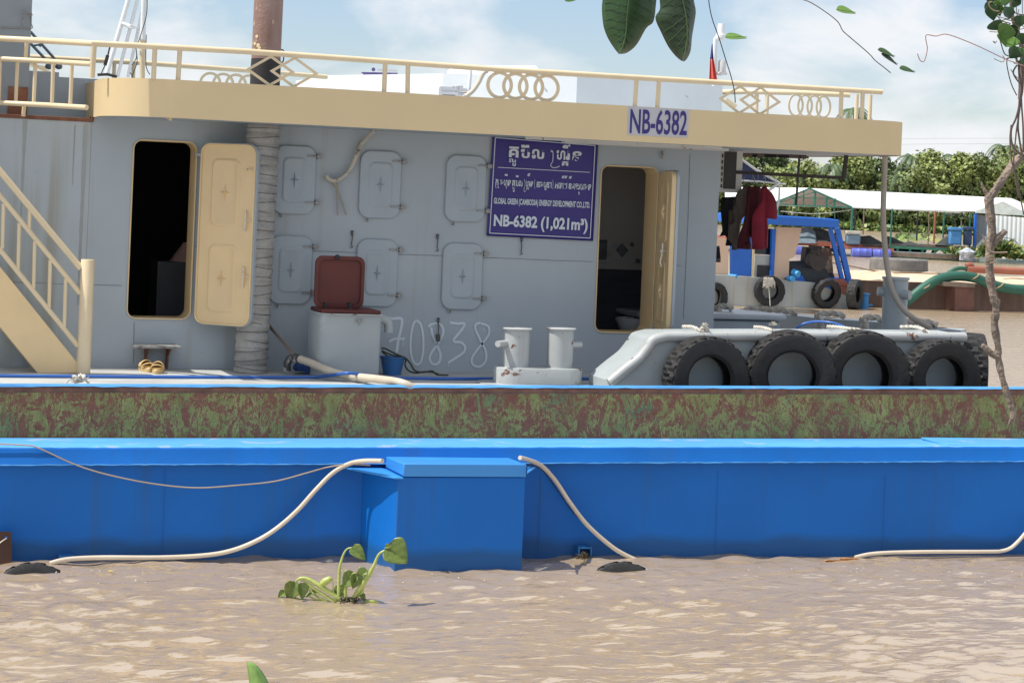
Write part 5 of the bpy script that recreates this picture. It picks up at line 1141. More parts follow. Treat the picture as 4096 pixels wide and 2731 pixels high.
mb = MB(); mb.tube([L_(2160, 1780), L_(2150, 1900), PZ(1040, 2830, -.1)], .012, 8); obj('stalk', mb, hyast, q)
# bits of drifting leaf and foam
fz_ = [(232, 2234, .035, (.55, .40, .05), 'yellow leaf drifting by the white hose'), (441, 2282, .02, (.5, .35, .04), 'small yellow leaf drifting near the left tyre')]
mb = MB(); mb.obox(PZ(3395, 2235, .012), BD * .09, BN * .02, (0, 0, .01)); mb.obox(PZ(3330, 2240, .005), BD * .07, BN * .012, (0, 0, .006)); obj('driftwood', mb, M('drift_orange', (.36, .17, .06), .8, var=.4, scale=20), None, 'small orange brown piece of driftwood by the right-hand hull', 'driftwood', bevel=.004)
mb = MB(); leaf_mesh(mb, PZ(1440, 2230 + 66 - 62, .02), PZ(1480, 2236, .02), .03, (0, 0, 1), .02)
P0 = PZ(705, 2233, .012); mb = MB(); leaf_mesh(mb, P0, P0 + Vector((.07, 0, 0)), .05, (0, 0, 1), .02); obj('drifting_leaf', mb, M('yellow_leaf', (.55, .38, .04), .6), None, 'yellow leaf drifting where the white hose lies on the water', 'leaf')
P0 = PZ(432, 2283, .012); mb = MB(); leaf_mesh(mb, P0, P0 + Vector((.05, 0, 0)), .04, (0, 0, 1), .02); obj('drifting_leaf', mb, MATS['yellow_leaf'], None, 'small yellow leaf drifting right of the left sunken tyre', 'leaf')
rn = random.Random(10); mb = MB()
for i in range(90):
    px = rn.choice([rn.uniform(0, 600), rn.uniform(1100, 2600), rn.uniform(2900, 4096)]); py = 2268 + rn.random() ** 1.5 * 70; p = PZ(px, py, .004); r = rn.uniform(.002, .006); mb.lathe([(r, 0), (r * .8, r * .5), (0, r * .7)], p, n=8, caps=False)
obj('foam_bubbles', mb, M('foam', (.75, .72, .66), .4), None, 'scattered foam bubbles on the water along the hull', 'foam', kind='stuff')

# leaves hanging in front of the camera, from a tree overhead
gL = RG(2000, 0, 2.138)
def bigleaf(outline, mid, depth, label, mat, veins):
    D_ = depth; P = [PD(*gL(*p), D_) for p in outline]
    c = root('hanging_leaf', PD(*gL(*mid[0]), D_), label, 'leaf', 'large leaves hanging from the tree above')
    half = len(outline) // 2
    Lp = cat([PD(*gL(*p), D_ + .01) for p in outline[:half]], 4); Rp = cat([PD(*gL(*p), D_ + .02) for p in outline[half:]][::-1], 4); Mp = cat([PD(*gL(*p), D_ - .012) for p in mid], 8)
    def samp(A, t): x = t * (len(A) - 1); i = min(int(x), len(A) - 2); return A[i].lerp(A[i + 1], x - i)
    mb = MB(); rows = []
    for i in range(25):
        t = i / 24; a, m_, b = samp(Lp, t), samp(Mp, t), samp(Rp, t); row = []
        for k in range(-6, 7): s = abs(k) / 6; e = a if k < 0 else b; row.append(m_.lerp(e, s) + Fw * (-.006 * math.sin(s * math.pi)))
        rows.append(row)
    mb.grid(rows); obj('blade', mb, mat, c, solid=.001)
    mb = MB(); mb.tube([p - Fw * .006 for p in Mp], .0012, 5)
    for i in range(veins):
        t = .08 + .8 * i / veins
        for E_ in (Lp, Rp): a = samp(Mp, t); b = samp(E_, min(1, t + .10)); mb.tube([a - Fw * .006, a.lerp(b, .5) - Fw * .010 + Vector((0, 0, -.002)), a.lerp(b, .92) - Fw * .003], .0006, 4)
    obj('vein', mb, veinm, c)
bigleaf([(900, -320), (880, -100), (878, 0), (872, 80), (885, 220), (920, 320), (975, 410), (1020, 465)] + [(1030, 463), (1090, 450), (1170, 380), (1250, 240), (1310, 190), (1330, 60), (1325, -60), (1200, -330)], [(1080, -330), (1100, -40), (1085, 150), (1070, 330), (1025, 462)], 4.0, 'broad green leaf with visible veins hanging at the top edge, left of its pair', leafm, 9)
bigleaf([(1400, -300), (1365, -60), (1370, 80), (1328, 155), (1380, 280), (1440, 400), (1510, 488), (1560, 525)] + [(1572, 528), (1600, 500), (1630, 430), (1640, 320), (1668, 150), (1672, 90), (1655, 0), (1600, -300)], [(1500, -300), (1560, 0), (1590, 150), (1600, 330), (1566, 525)], 3.9, 'darker narrow leaf with bitten tip hanging at the top edge, right of its pair', M('darker_leaf', (.022, .045, .014), .45, var=.25, scale=30), 8)  # second leaf in a deeper green than its pair
def leaf3(pts, depth, label, mat, wd, grp='small leaves on the hanging creepers', stem=None, nr=(0, 0, 1)):
    b, t = [PD(*p, depth) for p in pts]; o = root('creeper_leaf', b, label, 'leaf', grp); mb = MB(); leaf_mesh(mb, b, t, wd, Vector(nr) - Fw * .6, .08, .2, shape=lambda t: (math.sin(math.pi * min(1, t ** .6)) ** .9) if t < 1 else 0); obj('blade', mb, mat, o, solid=.0008)
    mb = MB(); mb.tube([b - Fw * .004, b.lerp(t, .5) - Fw * .004, t], .0007, 4); obj('midrib', mb, veinm, o)
leaf3(((2900, 150), (2988, 148)), 4.5, 'lone bright green oval leaf beside the signal mast lamp', leafy, .031)
mb = MB(); leaf_mesh(mb, PD(2255, -6, 4.), PD(2305, 1, 4.), .012, -Fw, .02); obj('creeper_leaf', mb, leafy, None, 'tip of a green leaf cut by the top edge left of the big leaves', 'leaf')
def creeper(name, px, depth, r, label, mat=vinem): mb = MB(); mb.tube(cat([PD(x, y, depth) for x, y in px], 8), r, 6); obj(name, mb, mat, None, label, 'creeper')
creeper('creeper', ((2832, -40), (2837, 20), (2850, 80), (2875, 150), (2900, 230), (2925, 310), (2938, 370), (2941, 412)), 4.5, .0011, 'dark thin creeper hanging past the signal mast', M('dark_stem', (.05, .035, .04), .8))
g4 = RG(2996, 0, 2.138)
creeper('creeper', [g4(*p) for p in ((420, -10), (520, 20), (660, 108), (760, 190), (800, 262), (860, 318), (1020, 455), (1080, 520), (1150, 575), (1212, 625))], 4.5, .0011, 'long thin creeper with small leaves slanting down across the sky', M('creeper_brown', (.16, .13, .12), .8))
creeper('creeper', [g4(*p) for p in ((2380, 575), (2200, 510), (2000, 415), (1850, 350), (1690, 295), (1600, 310), (1520, 300), (1512, 340), (1525, 420), (1500, 520), (1465, 520), (1440, 460))], 4.2, .0010, 'pinkish bare tendril curling out of the vines on the right', M('pink_tendril', (.42, .22, .19), .7))
for b, t, wd, lab in (((745, 85), (915, 108), .036, 'green leaf highest on the slanting creeper'), ((1100, 425), (1250, 482), .024, 'upper leaf of the middle pair on the slanting creeper'), ((1130, 460), (1275, 550), .020, 'lower leaf of the middle pair on the slanting creeper'), ((1285, 585), (1422, 612), .024, 'lowest leaf on the slanting creeper')):
    leaf3((g4(*b), g4(*t)), 4.5, lab, leafy if '915' in str(t) else leafm, wd)
for i, (a, b, c) in enumerate((((665, 110), (710, 115), (755, 95)), ((1022, 455), (1060, 440), (1100, 438)), ((1200, 610), (1240, 580), (1290, 580)))):
    pass
# dead branch at the right
DB = 5.5; br_ = root('dead_branch', PD(4045, 1690, DB), 'bare dead branch hanging down at the right edge', 'branch')
gr = RG(2996, 600, 2.138); g9 = RG(2996, 1200, 2.138)
mp1 = [(4180, 470), (4096, 605), gr(2330, 50), gr(2230, 160), gr(2130, 310), gr(2080, 380), gr(2052, 410), gr(2065, 560), gr(2080, 700), gr(2060, 860), gr(2055, 1000), gr(2070, 1150), gr(2100, 1290), g9(2110, 0), g9(2110, 100), g9(2100, 220), g9(2130, 400), g9(2130, 480), g9(2160, 640), g9(2200, 780), g9(2240, 900), g9(2258, 970), g9(2250, 1010)]
P = cat([PD(x, y, DB) for x, y in mp1], 6); nr_ = len(P); rn = random.Random(5)
rad_ = [np.interp(i / nr_, [0, .25, .3, .5, .75, 1], [.020, .017, .021, .0185, .0155, .012]) * .60 * (1 + .10 * math.sin(i * .9) + rn.uniform(-.06, .06)) for i in range(nr_)]
mb = MB(); mb.tube(P, [float(x) for x in rad_], 12, rf=lambda i, k: 1 + .09 * math.sin(k * 2.1 + i * .5)); obj('stem', mb, barkm, br_)
def twig(pts, r0, r1): P = cat([PD(x, y, DB) for x, y in pts], 6); mb = MB(); mb.tube(P, [r0 + (r1 - r0) * i / (len(P) - 1) for i in range(len(P))], 9); obj('twig', mb, barkm, br_)
twig([gr(2085, 800), gr(2120, 760), gr(2160, 725), gr(2198, 690)], .012, .007); twig([gr(2045, 390), gr(2010, 340), gr(1985, 275)], .008, .002); twig([g9(2130, 480), g9(2070, 455), g9(2010, 400), g9(1990, 390)], .011, .006)
twig([gr(2060, 860), gr(2020, 800), gr(2000, 720)], .004, .002)
for q in ((2215, 1070), (2240, 1075), (2275, 1060)): twig([g9(2250, 1000), g9(*q)], .005, .001)
mb = MB(); mb.tube(cat([PD(*gr(x, y), DB - .02) for x, y in ((2030, 840), (2070, 870), (2130, 878), (2210, 875))]), .0022, 6); mb.tube(cat([PD(*gr(x, y), DB - .02) for x, y in ((2040, 920), (2070, 905), (2100, 925), (2090, 960), (2060, 965))]), .0018, 6); obj('dry_tendril', mb, M('dry_tendril', (.30, .22, .15), .8), br_)
# vine curtain
vn = root('vine_tangle', PD(4080, 600, 5.3), 'tangle of leafy vines hanging in the top right corner', 'vine')
g8 = RG(3900, 0, 3.92)
mb = MB(); rn = random.Random(21)
vs_ = [((570, -20), (575, 150), (590, 280), (640, 420), (700, 600), (730, 850), (745, 1100), (730, 1400), (700, 1560)), ((600, 350), (680, 540), (740, 700), (750, 900), (720, 1200), (700, 1540)), ((530, 380), (570, 600), (620, 780), (660, 980)), ((760, 240), (690, 460), (700, 620)),
    ((360, 480), (390, 620), (460, 840), (540, 890), (500, 950), (510, 1080), (570, 1320), (655, 1500)), ((660, 1020), (600, 1130), (640, 1230), (710, 1310)), ((680, 1030), (690, 1150), (720, 1250)), ((610, 200), (700, 230), (780, 235)), ((640, 60), (660, 250), (665, 330)), ((330, 230), (420, 330), (520, 360), (560, 380)), ((560, 1090), (620, 1180), (700, 1250)), ((740, 0), (745, 220))]
for i, v in enumerate(vs_): mb.tube(cat([PD(*g8(x, y), 5.3 + .03 * math.sin(i * 2)) for x, y in v], 6), (.0055, .0045, .0030, .0022, .0016, .0022, .002, .0016, .0012, .0012, .001, .001)[i], 6)
for v in (((4079, 240), (4082, 400), (4066, 520), (4062, 560), (4055, 640), (4060, 700), (4075, 790)), ((4075, 250), (4078, 400), (4065, 470), (4045, 520), (4050, 580), (4085, 620)), ((4088, 260), (4080, 400), (4072, 500), (4078, 560), (4088, 620)), ((4090, 200), (4085, 380), (4092, 500), (4094, 610)), ((4045, 500), (4040, 560), (4046, 640), (4070, 740), (4096, 860))):
    mb.tube(cat([PD(x, y, 5.35) for x, y in v], 6), rn.uniform(.0018, .0032), 6)
obj('stem', mb, vinem, vn)
lv = [((215, 10), (300, 300), .07, 0), ((235, 80), (300, 330), .05, 0), ((290, 330), (370, 480), .06, 0), ((380, 470), (500, 590), .03, 0), ((520, 380), (400, 640), .075, 1), ((560, 560), (480, 740), .085, 1), ((470, 130), (560, 300), .06, 0), ((520, 110), (480, 270), .06, 0), ((600, 0), (720, 75), .05, 0), ((720, 240), (700, 430), .05, 0), ((620, 760), (560, 925), .07, 0), ((700, 740), (640, 900), .06, 0), ((540, 400), (650, 600), .05, 0), ((320, 60), (400, 260), .04, 1), ((360, 0), (390, 80), .04, 1), ((720, 520), (760, 700), .04, 0), ((760, 900), (770, 1040), .05, 0), ((450, -20), (480, 100), .05, 1), ((700, 950), (690, 1040), .03, 0), ((260, -40), (240, 90), .05, 0)]
for a, b, wd, k in lv:
    mb = MB(); dd = 5.25 + rn.uniform(-.05, .05); leaf_mesh(mb, PD(*g8(*a), dd), PD(*g8(*b), dd), wd * .74, -Fw + Rw * rn.uniform(-.8, .8), .1, .3, shape=lambda t: math.sin(math.pi * min(1, t ** .65)) ** .9 if t < 1 else 0); obj('leaf', mb, (leafm, leafy)[k], vn, solid=.001)
mb = MB()
for i in range(24):
    x, y = rn.uniform(330, 740), rn.uniform(0, 1000); mb.tube(cat([PD(*g8(x + rn.uniform(-50, 50) * j, y + rn.uniform(0, 60) * j), 5.27) for j in range(4)], 4), .0011, 4)
mb.tube(cat([PD(*g8(x, y), 5.2) for x, y in ((270, 35), (220, 50), (235, 120), (300, 170), (380, 185))]), .002, 6)
obj('tendril', mb, M('tendril_tan', (.26, .20, .12), .8), vn)

# ================================================================== BACKGROUND ACROSS THE RIVER
gq = RG(2996, 600, 2.138); gk = RG(2950, 700, 3.485); gm = RG(3450, 700, 3.485)
Y1 = PZ(3100, 1227, 0).y
ws = root('river_boat', PZ(3100, 1227, 0), 'grey and peach work boat with blue roof beyond the bow', 'boat')
def q1(pts, Y, th, name, mat, par, bevel=0): mb = MB(); mb.prism([PY(x, y, Y) for x, y in pts], (0, th, 0)); return obj(name, mb, mat, par, smooth=False, bevel=bevel)
GM = lambda f, *p: [f(*q) for q in p]
q1([(2700, 1090), (2996, 1107), (3258, 1130), (3390, 1185), (3392, 1250), (2700, 1235)], Y1, 3.2, 'hull', bghull, ws)
q1(GM(gk, (690, 1440), (850, 1400), (1440, 1440), (1720, 1460), (1690, 1800), (1100, 1560)), Y1 + .3, 2.6, 'bow', bgblue, ws)
q1(GM(gk, (1340, 1450), (1480, 1450), (1560, 1530), (1500, 1800), (1400, 1700)), Y1 + .2, .1, 'red_bow_panel', orangem, ws)
mb = MB(); p = PY(3362, 1140, Y1 + .5); mb.lathe([(.35, 0), (.35, .05), (.22, .06), (.22, -.8)], p, n=16); obj('capstan', mb, orangem, ws)
q1(GM(gk, (540, 725), (895, 735), (860, 900), (800, 1130), (765, 1155), (722, 1165), (715, 1458), (505, 1450)), Y1 + .5, .15, 'cabin_front', peachm, ws)
q1([(2800, 950), (2915, 955), (2912, 1104), (2800, 1098)], Y1 + .5, .12, 'cabin_side', peachm, ws)
q1(GM(gk, (-90, 870), (210, 870), (195, 1415), (-90, 1405)), Y1 + .45, .1, 'door', bgblue, ws)
q1(GM(gk, (215, 1035), (240, 1035), (225, 1418), (198, 1416)), Y1 + .40, .1, 'door_post', creamm, ws)
q1(GM(gk, (245, 1110), (470, 1125), (460, 1440), (225, 1425)), Y1 + .6, .1, 'engine_panel', bghull, ws)
q1(GM(gk, (285, 1255), (450, 1265), (445, 1440), (275, 1430)), Y1 + .55, .05, 'vent_window', blackm, ws)
q1(GM(gk, (200, 735), (485, 750), (465, 1115), (240, 1100)), Y1 + .65, .1, 'window', M('dark_glass', (.01, .014, .025), .1), ws)
q1(GM(gk, (485, 750), (535, 755), (505, 1450), (462, 1440)), Y1 + .45, .12, 'corner_post', bgblue, ws)
q1(GM(gk, (300, 552), (510, 560), (1270, 605), (1425, 625), (1415, 740), (1280, 735), (430, 690), (300, 688)), Y1 - .2, 3.0, 'cabin_roof', bgblue, ws, .04)
for a, b, r in (((1290, 740), (1455, 1445), .085), ((1385, 740), (1545, 1450), .11)): obj('ladder_rail', MB().bar(PY(*gk(*a), Y1 + .3), PY(*gk(*b), Y1 + .3), r * 1.5, r), bgblue, ws)
for a, b in (((1300, 820), (1400, 825)), ((1340, 1002), (1425, 1005)), ((1385, 1208), (1455, 1212))): obj('ladder_rung', MB().bar(PY(*gk(*a), Y1 + .3), PY(*gk(*b), Y1 + .3), .05), blackm, ws)
wn = q1(GM(gk, (1150, 1010), (1310, 1020), (1335, 1365), (1108, 1355)), Y1 + .4, .3, 'winch', M('rusty_winch', (.20, .16, .13), .8, var=.5, scale=2, spots=((.09, .045, .03), .5, 3)), ws)
q1(GM(gk, (960, 1000), (1160, 1015), (1110, 1380), (920, 1360)), Y1 + .9, .3, 'winch_frame', M('dark_winch', (.05, .04, .035), .8, var=.5), ws)
mb = MB(); mb.tube([PY(*gk(1060, 1200), Y1 + .6), PY(*gk(1130, 1200), Y1 + .3)], .3, 16); mb.tube([PY(*gk(1040, 1070), Y1 + .5), PY(*gk(1150, 1070), Y1 + .3)], .13, 12); mb.tube([PY(*gk(990, 1000), Y1 + .5), PY(*gk(1180, 1015), Y1 + .3)], .05, 8); obj('winch_drum', mb, MATS['dark_winch'], ws)
rolm = M('bright_blue', (.04, .30, .62), .4)
for a, b, r_ in ((PY(*gk(775, 1352), Y1 - .1), PY(*gk(850, 1385), Y1 - .3), .10), (PY(*gk(715, 1440), Y1 - .1), PY(*gk(775, 1450), Y1 - .3), .09), (PY(2916, 1103, Y1 + .3), PY(2948, 1106, Y1), .06)): obj('fender_roller', MB().tube([a, b], r_, 12), rolm, ws)
mb = MB(); mb.lathe([(0, -.4), (.6, -.38), (.95, -.2), (1.0, 0), (.9, .25), (.5, .42), (0, .46)], PY(*gk(900, 1400), Y1 + 1.2), n=20); obj('tarp_heap', mb, nylonm, ws)
tyg = 'tyre fenders on the river boat'
bmesh_s = tyre_mesh(N_=48)
for (x, y, yaw, lab) in ((2852, 1190, 18, 'tyre fender half hidden behind the cabin corner'), (3075, 1163, 8, 'tyre fender with frayed rope tuft on the grey river boat'), (3302, 1172, 14, 'tyre fender with faded white paint marks near the river boat bow'), (3410, 1176, 44, 'tyre fender leaning on the blue bow')):
    p = PY(x, y, Y1 - .15); o = tyre((p.x, Y1 - .2 if x < 3390 else Y1 - .3, p.z), .46, rad(yaw), lab, tyg, bmesh_s, roll=random.random() * 6)
mb = MB(); rn = random.Random(17); c = PY(3072, 1122, Y1 - .45)
for i in range(60): mb.tube(cat([c + Vector((rn.uniform(-.14, .14), 0, .06)), c + Vector((rn.uniform(-.18, .18), -.08, rn.uniform(-.05, .08))), c + Vector((rn.uniform(-.2, .2), -.06, rn.uniform(-.24, .02)))], 3), .013, 4)
mb.tube([c, c + Vector((.02, -.1, -.4)), c + Vector((.06, -.1, -.75))], .014, 5); obj('rope_tuft', mb, ropem, None, 'frayed rope tuft tied over a tyre on the river boat', 'rope')
bbt = root('deck_bollard', PY(3457, 1225, Y1 + .4), 'small blue bollard standing by the leaning tyre', 'bollard'); mb = MB(); p = PY(3457, 1220, Y1 + .4); mb.lathe([(.13, -.3), (.13, .32), (.17, .33), (.17, .36), (0, .36)], p, n=18); obj('post', mb, M('bollard_blue', (.02, .18, .42), .5, spots=((.3, .15, .08), .62, 4)), bbt)
mb = MB(); mb.tube([p + Vector((-.28, 0, .02)), p + Vector((.28, 0, -.0))], .03, 8); obj('cross_pin', mb, MATS['bollard_blue'], bbt)
# navy tarpaulin canopy
gn = RG(2850, 600, 3.92)
ca = root('canopy', PY(3000, 740, Y1 - 3), 'navy tarpaulin canopy with pale frame seen behind the washing', 'canopy'); mb = MB(); mb.prism([PY(*gn(x, y), Y1 - 3) for x, y in ((300, 60), (460, 165), (1050, 515), (1000, 510), (420, 470), (200, 460))], (.3, 2.5, 0)); obj('tarpaulin', mb, navym, ca, smooth=False)
mb = MB(); mb.tube([PY(*gn(430, 130), Y1 - 3.1), PY(*gn(680, 310), Y1 - 3.1), PY(*gn(1055, 520), Y1 - 3.1)], .035, 6); mb.tube([PY(*gn(1055, 520), Y1 - 3.1), PY(*gn(890, 630), Y1 - 3.1)], .045, 6); mb.tube(cat([PY(*gn(x, y), Y1 - 3.1) for x, y in ((1050, 530), (1045, 700), (1030, 850), (968, 1018))]), .03, 6); mb.tube([PY(*gn(430, 480), Y1 - 3.1), PY(*gn(720, 490), Y1 - 3.1), PY(*gn(1150, 540), Y1 - 3.1)], .022, 6); obj('frame', mb, M('frame_grey', (.38, .40, .42), .5), ca)
# sand barge
Y2 = PZ(3800, 1240, 0).y
sbg = root('sand_barge', PZ(3800, 1240, 0), 'rusty brown barge heaped with pale sand', 'barge')
q1([(3440, 1120), (3620, 1124), (3620, 1260), (3440, 1240)], Y2 + .4, 5, 'hull', bargebr, sbg)
q1([(3615, 1128), (4500, 1152), (4500, 1290), (3615, 1250)], Y2, 6, 'hull_side', bargebr, sbg)
q1(GM(gm, (1290, 1530), (1560, 1540), (1560, 2300), (1290, 2300)), Y2 - .6, .6, 'rubbing_post', M('post_rust', (.13, .06, .045), .8, var=.3), sbg)
q1(GM(gm, (1150, 1490), (1560, 1510), (1575, 1570), (1160, 1550)), Y2 - .7, .8, 'plank', woodm, sbg)
mb = MB(); rows = []; rn = random.Random(31)
for i in range(15):
    yy = Y2 + .3 + i * .45; row = []
    for k in range(61):
        px = 3360 + k * 20; base = PY(px, 1122 + (px - 3440) * .034, Y2 + .3); h = max(0, math.sin(math.pi * min(1, (i + .1) / 14))) ** .7
        row.append(Vector((base.x * yy / (Y2 + .3), yy, base.z + h * (.15 + .2 * mnoise.noise(Vector((k * .18, i * .3, 0)))))))
    rows.append(row)
mb.grid(rows); obj('sand_heap', mb, sandm, sbg)
hz = root('dredge_hose', PZ(3700, 1230, 0), 'thick green hose arching over the sand barge side', 'hose')
mb = MB(); mb.tube(cat([PY(x, y, Y2 - .4) for x, y in ((3560, 1260), (3640, 1195), (3700, 1148), (3760, 1115), (3830, 1104), (3900, 1112), (3960, 1135), (4020, 1152), (4096, 1160), (4300, 1172))]), .155, 18); obj('hose', mb, greenh, hz)
mb = MB()
for x, y in ((3698, 1148), (3893, 1110), (3990, 1146)):
    p = PY(x, y, Y2 - .4); mb.tube([p + Vector((.17 * math.sin(a), .17 * math.cos(a), .17 * math.sin(a) * .6 + .02)) for a in np.linspace(0, 6.28, 14)], .022, 5)
obj('rope_binding', mb, M('hemp', (.36, .26, .15), .9), hz)
mb = MB(); mb.tube([PY(*gm(x, y), Y2 + 3) for x, y in ((1450, 1310), (2251, 1345), (3200, 1390))], .12, 14); op = obj('orange_pipe', mb, orangem, None, 'orange steel pipe lying across the sand heap', 'pipe')
mb = MB(); mb.tube(cat([PY(*gm(x, y), Y2 + 3) for x, y in ((1440, 1260), (1510, 1245), (1545, 1290))]), .07, 8); mb.tube([PY(*gm(1575, 1320), Y2 + 3), PY(*gm(1575, 1370), Y2 + 3)], .1, 10); obj('pipe_valve', mb, orangem, op)
mb = MB(); mb.tube(cat([PY(*gm(x, y), Y2 + 3) for x, y in ((1200, 1365), (1290, 1315), (1370, 1300), (1450, 1310))]), .07, 10); obj('green_branch_hose', mb, greenh, None, 'thin green hose joined to the orange pipe', 'hose')
mb = MB(); c = PZ(3594, 1074, .1); mb.lathe([(.0, -.2), (1.45, -.2), (1.5, 0), (1.48, .45), (1.4, .52), (0, .55)], c, n=32); obj('mooring_float', mb, M('float_concrete', (.16, .15, .14), .85, var=.25), None, 'round weathered grey float in the river above the bow bollard', 'float')
mb = MB(); mb.tube(cat([PY(x, y, Y1 + 4) for x, y in ((3300, 1046), (3420, 1068), (3520, 1086), (3700, 1093), (3850, 1094))]), .02, 5); obj('mooring_line', mb, M('line_brown', (.16, .11, .07), .9), None, 'brown line stretching from the winch over the sand', 'rope')

# floating shed, platform and house
DS = 133.0; Z2 = lambda x, y, d=DS: PD(x, y, d)
def q2(pts, d, th, name, mat, par=None, **k): mb = MB(); mb.prism([Z2(x, y, d) for x, y in pts], Fw * th); return obj(name, mb, mat, par, smooth=False, **k)
shd = root('floating_shed', Z2(3400, 1000), 'open-sided floating shed with long white tin gable roof', 'shed')
A_ = Z2(3238, 753); E1 = Z2(3087, 815); E2 = Z2(3410, 829); run = (Z2(4045, 793, DS + 9) - A_); run2 = (Z2(4200, 858, DS + 9) - E2)
def slab(p, name, mat, th=.06): mb = MB(); mb.prism(p, (0, 0, -th)); return obj(name, mb, mat, shd, smooth=False)
slab([A_, A_ + run, E2 + run2, E2], 'roof_slope', tinm); slab([A_, A_ + run, A_ + run + (E1 - A_) + Fw * 4, E1 + Fw * 3], 'far_roof_slope', tinm)
slab([Z2(2900, 748, DS + 6), Z2(3236, 752, DS + 6), Z2(3087, 822, DS + 1.5), Z2(2900, 812, DS + 1.5)], 'rear_roof', tinm)
mb = MB(); mb.prism([Z2(3100, 818, DS + 9), Z2(3410, 829, DS + 9), Z2(3410, 833, DS + 9), Z2(3100, 822, DS + 9)], Fw * .3); obj('far_eave', mb, tinm, shd, smooth=False)
slab([Z2(3238, 757, DS + .4), Z2(3238, 757, DS + 7), Z2(3405, 829, DS + 7), Z2(3405, 831, DS + .4)], 'roof_underside', woodm, .02); slab([Z2(3238, 757, DS + .4), Z2(3238, 757, DS + 7), Z2(3092, 816, DS + 7), Z2(3092, 818, DS + .4)], 'roof_underside', M('purlin_brown', (.14, .11, .10), .8), .02)
mb = MB(); B_ = lambda a, b, r=.05, d=DS: mb.bar(Z2(*a, d), Z2(*b, d), r * 2)
B_((3238, 754), (3092, 815)); B_((3238, 754), (3408, 829)); B_((3092, 817), (3408, 830), .05); B_((3262, 768), (3258, 822), .05); B_((3307, 790), (3304, 826)); B_((3340, 803), (3337, 828)); B_((3215, 767), (3214, 821), .03); B_((3181, 789), (3178, 819)); B_((3160, 790), (3345, 796), .03); B_((3110, 813), (3262, 768), .03); B_((3304, 824), (3340, 803), .03)
obj('truss', mb, greenf, shd)
mb = MB()
for (a, b, r, m_) in ((gm(415, 470), gm(385, 990), .05, greenf), (gm(770, 500), gm(755, 915), .05, blackm), (gm(930, 510), gm(912, 1000), .03, woodm), (gm(1015, 505), gm(992, 965), .06, orangem), (gm(1140, 515), gm(1122, 880), .05, greenf), (gm(1500, 540), gm(1490, 1000), .05, greenf), (gm(1380, 640), gm(1368, 980), .04, woodm), (gk(1600, 460), gk(1580, 980), .07, greenf), (gk(1640, 470), gk(1632, 760), .05, blackm), (gk(1765, 475), gk(1752, 830), .04, woodm), (gk(570, 420), gk(566, 560), .04, greenf), (gk(1110, 430), gk(1110, 590), .03, greenf), (gk(820, 400), gk(815, 500), .03, greenf), (gk(1355, 470), gk(1355, 600), .03, greenf)):
    mb = MB(); mb.bar(Z2(*a), Z2(*b), r * 1.6); obj('post', mb, m_, shd)
mb = MB(); mb.tube(cat([Z2(*gk(x, y)) for x, y in ((600, 505), (860, 530), (1060, 540), (1300, 525), (1590, 485))]), .025, 5); obj('line', mb, M('pale_line', (.4, .4, .4), .8), shd)
mb = MB(); mb.add([Z2(*gk(x, y)) for x, y in ((725, 505), (800, 520), (760, 570))], [(0, 1, 2)]); obj('rag', mb, M('rag_grey', (.4, .38, .37), .9), shd, solid=.02)
mb = MB(); mb.tube(cat([Z2(*gm(x, y)) for x, y in ((1070, 520), (1180, 560), (1290, 545), (1400, 530))]), .05, 5); mb.tube(cat([Z2(*gm(x, y)) for x, y in ((1380, 540), (1440, 590), (1500, 600))]), .05, 5); obj('hanging_net', mb, nylonm, shd)
pf = root('floating_platform', Z2(3400, 1020), 'low floating deck of planks and green frames under the shed', 'platform')
q2([(2900, 948), (3100, 958), (3350, 970), (3450, 978), (3450, 990), (3100, 978), (2900, 965)], DS, 8, 'red_deck', M('red_planks', (.28, .09, .055), .8, var=.4, scale=.6), pf)
q2([(3450, 976), (4050, 1000), (4050, 1012), (3450, 990)], DS + .3, 8, 'brown_deck', M('brown_planks', (.12, .09, .07), .9, var=.4, scale=.6), pf)
mb = MB(); 
for x in range(3590, 3880, 50): y = 990 + (x - 3590) * .05; mb.bar(Z2(x, y), Z2(x - 2, y + 34), .12); mb.bar(Z2(x - 22, y + 36), Z2(x + 20, y + 40), .08)
mb.bar(Z2(3560, 988), Z2(3900, 1004), .16); mb.bar(Z2(3560, 1010), Z2(3890, 1024), .10); obj('green_frame', mb, greenf, pf)
mb = MB(); mb.bar(Z2(3560, 1016), Z2(3860, 1030), .3); obj('float_log', mb, woodm, pf)
mb = MB(); mb.bar(Z2(3560, 1008), Z2(4096, 1034, DS), .14); mb.bar(Z2(3850, 1038), Z2(4200, 1050, DS), .2); obj('pale_pipe', mb, M('pale_pipe', (.35, .5, .52), .5), pf)
mb = MB(); mb.bar(Z2(3320, 985), Z2(3575, 1002, DS - .3), .22); obj('red_pipe', mb, orangem, pf)
for i, (x0, x1, y, lab) in enumerate(((3178, 3225, 1003, 'blue plastic float drum left of the winch'), (3405, 3487, 1010, 'blue plastic float drum left of the grey hanging hose'), (3490, 3562, 1014, 'blue plastic float drum behind the grey hanging hose'), (3045, 3120, 996, 'blue float drum mostly hidden behind the river boat'))):
    a = Z2(x0, y, DS - .4); b = Z2(x1, y + 3, DS - .4); d = (b - a).normalized(); Ln = (b - a).length; mb = MB(); mb.lathe([(.0, 0), (.26, .0), (.31, .06), (.31, Ln * .33), (.325, Ln * .35), (.31, Ln * .37), (.31, Ln * .66), (.325, Ln * .68), (.31, Ln * .7), (.31, Ln - .06), (.26, Ln), (0, Ln)], a, d, 18, False)
    obj('float_drum', mb, barrelm, None, lab, 'drum', 'blue drums floating the platform')
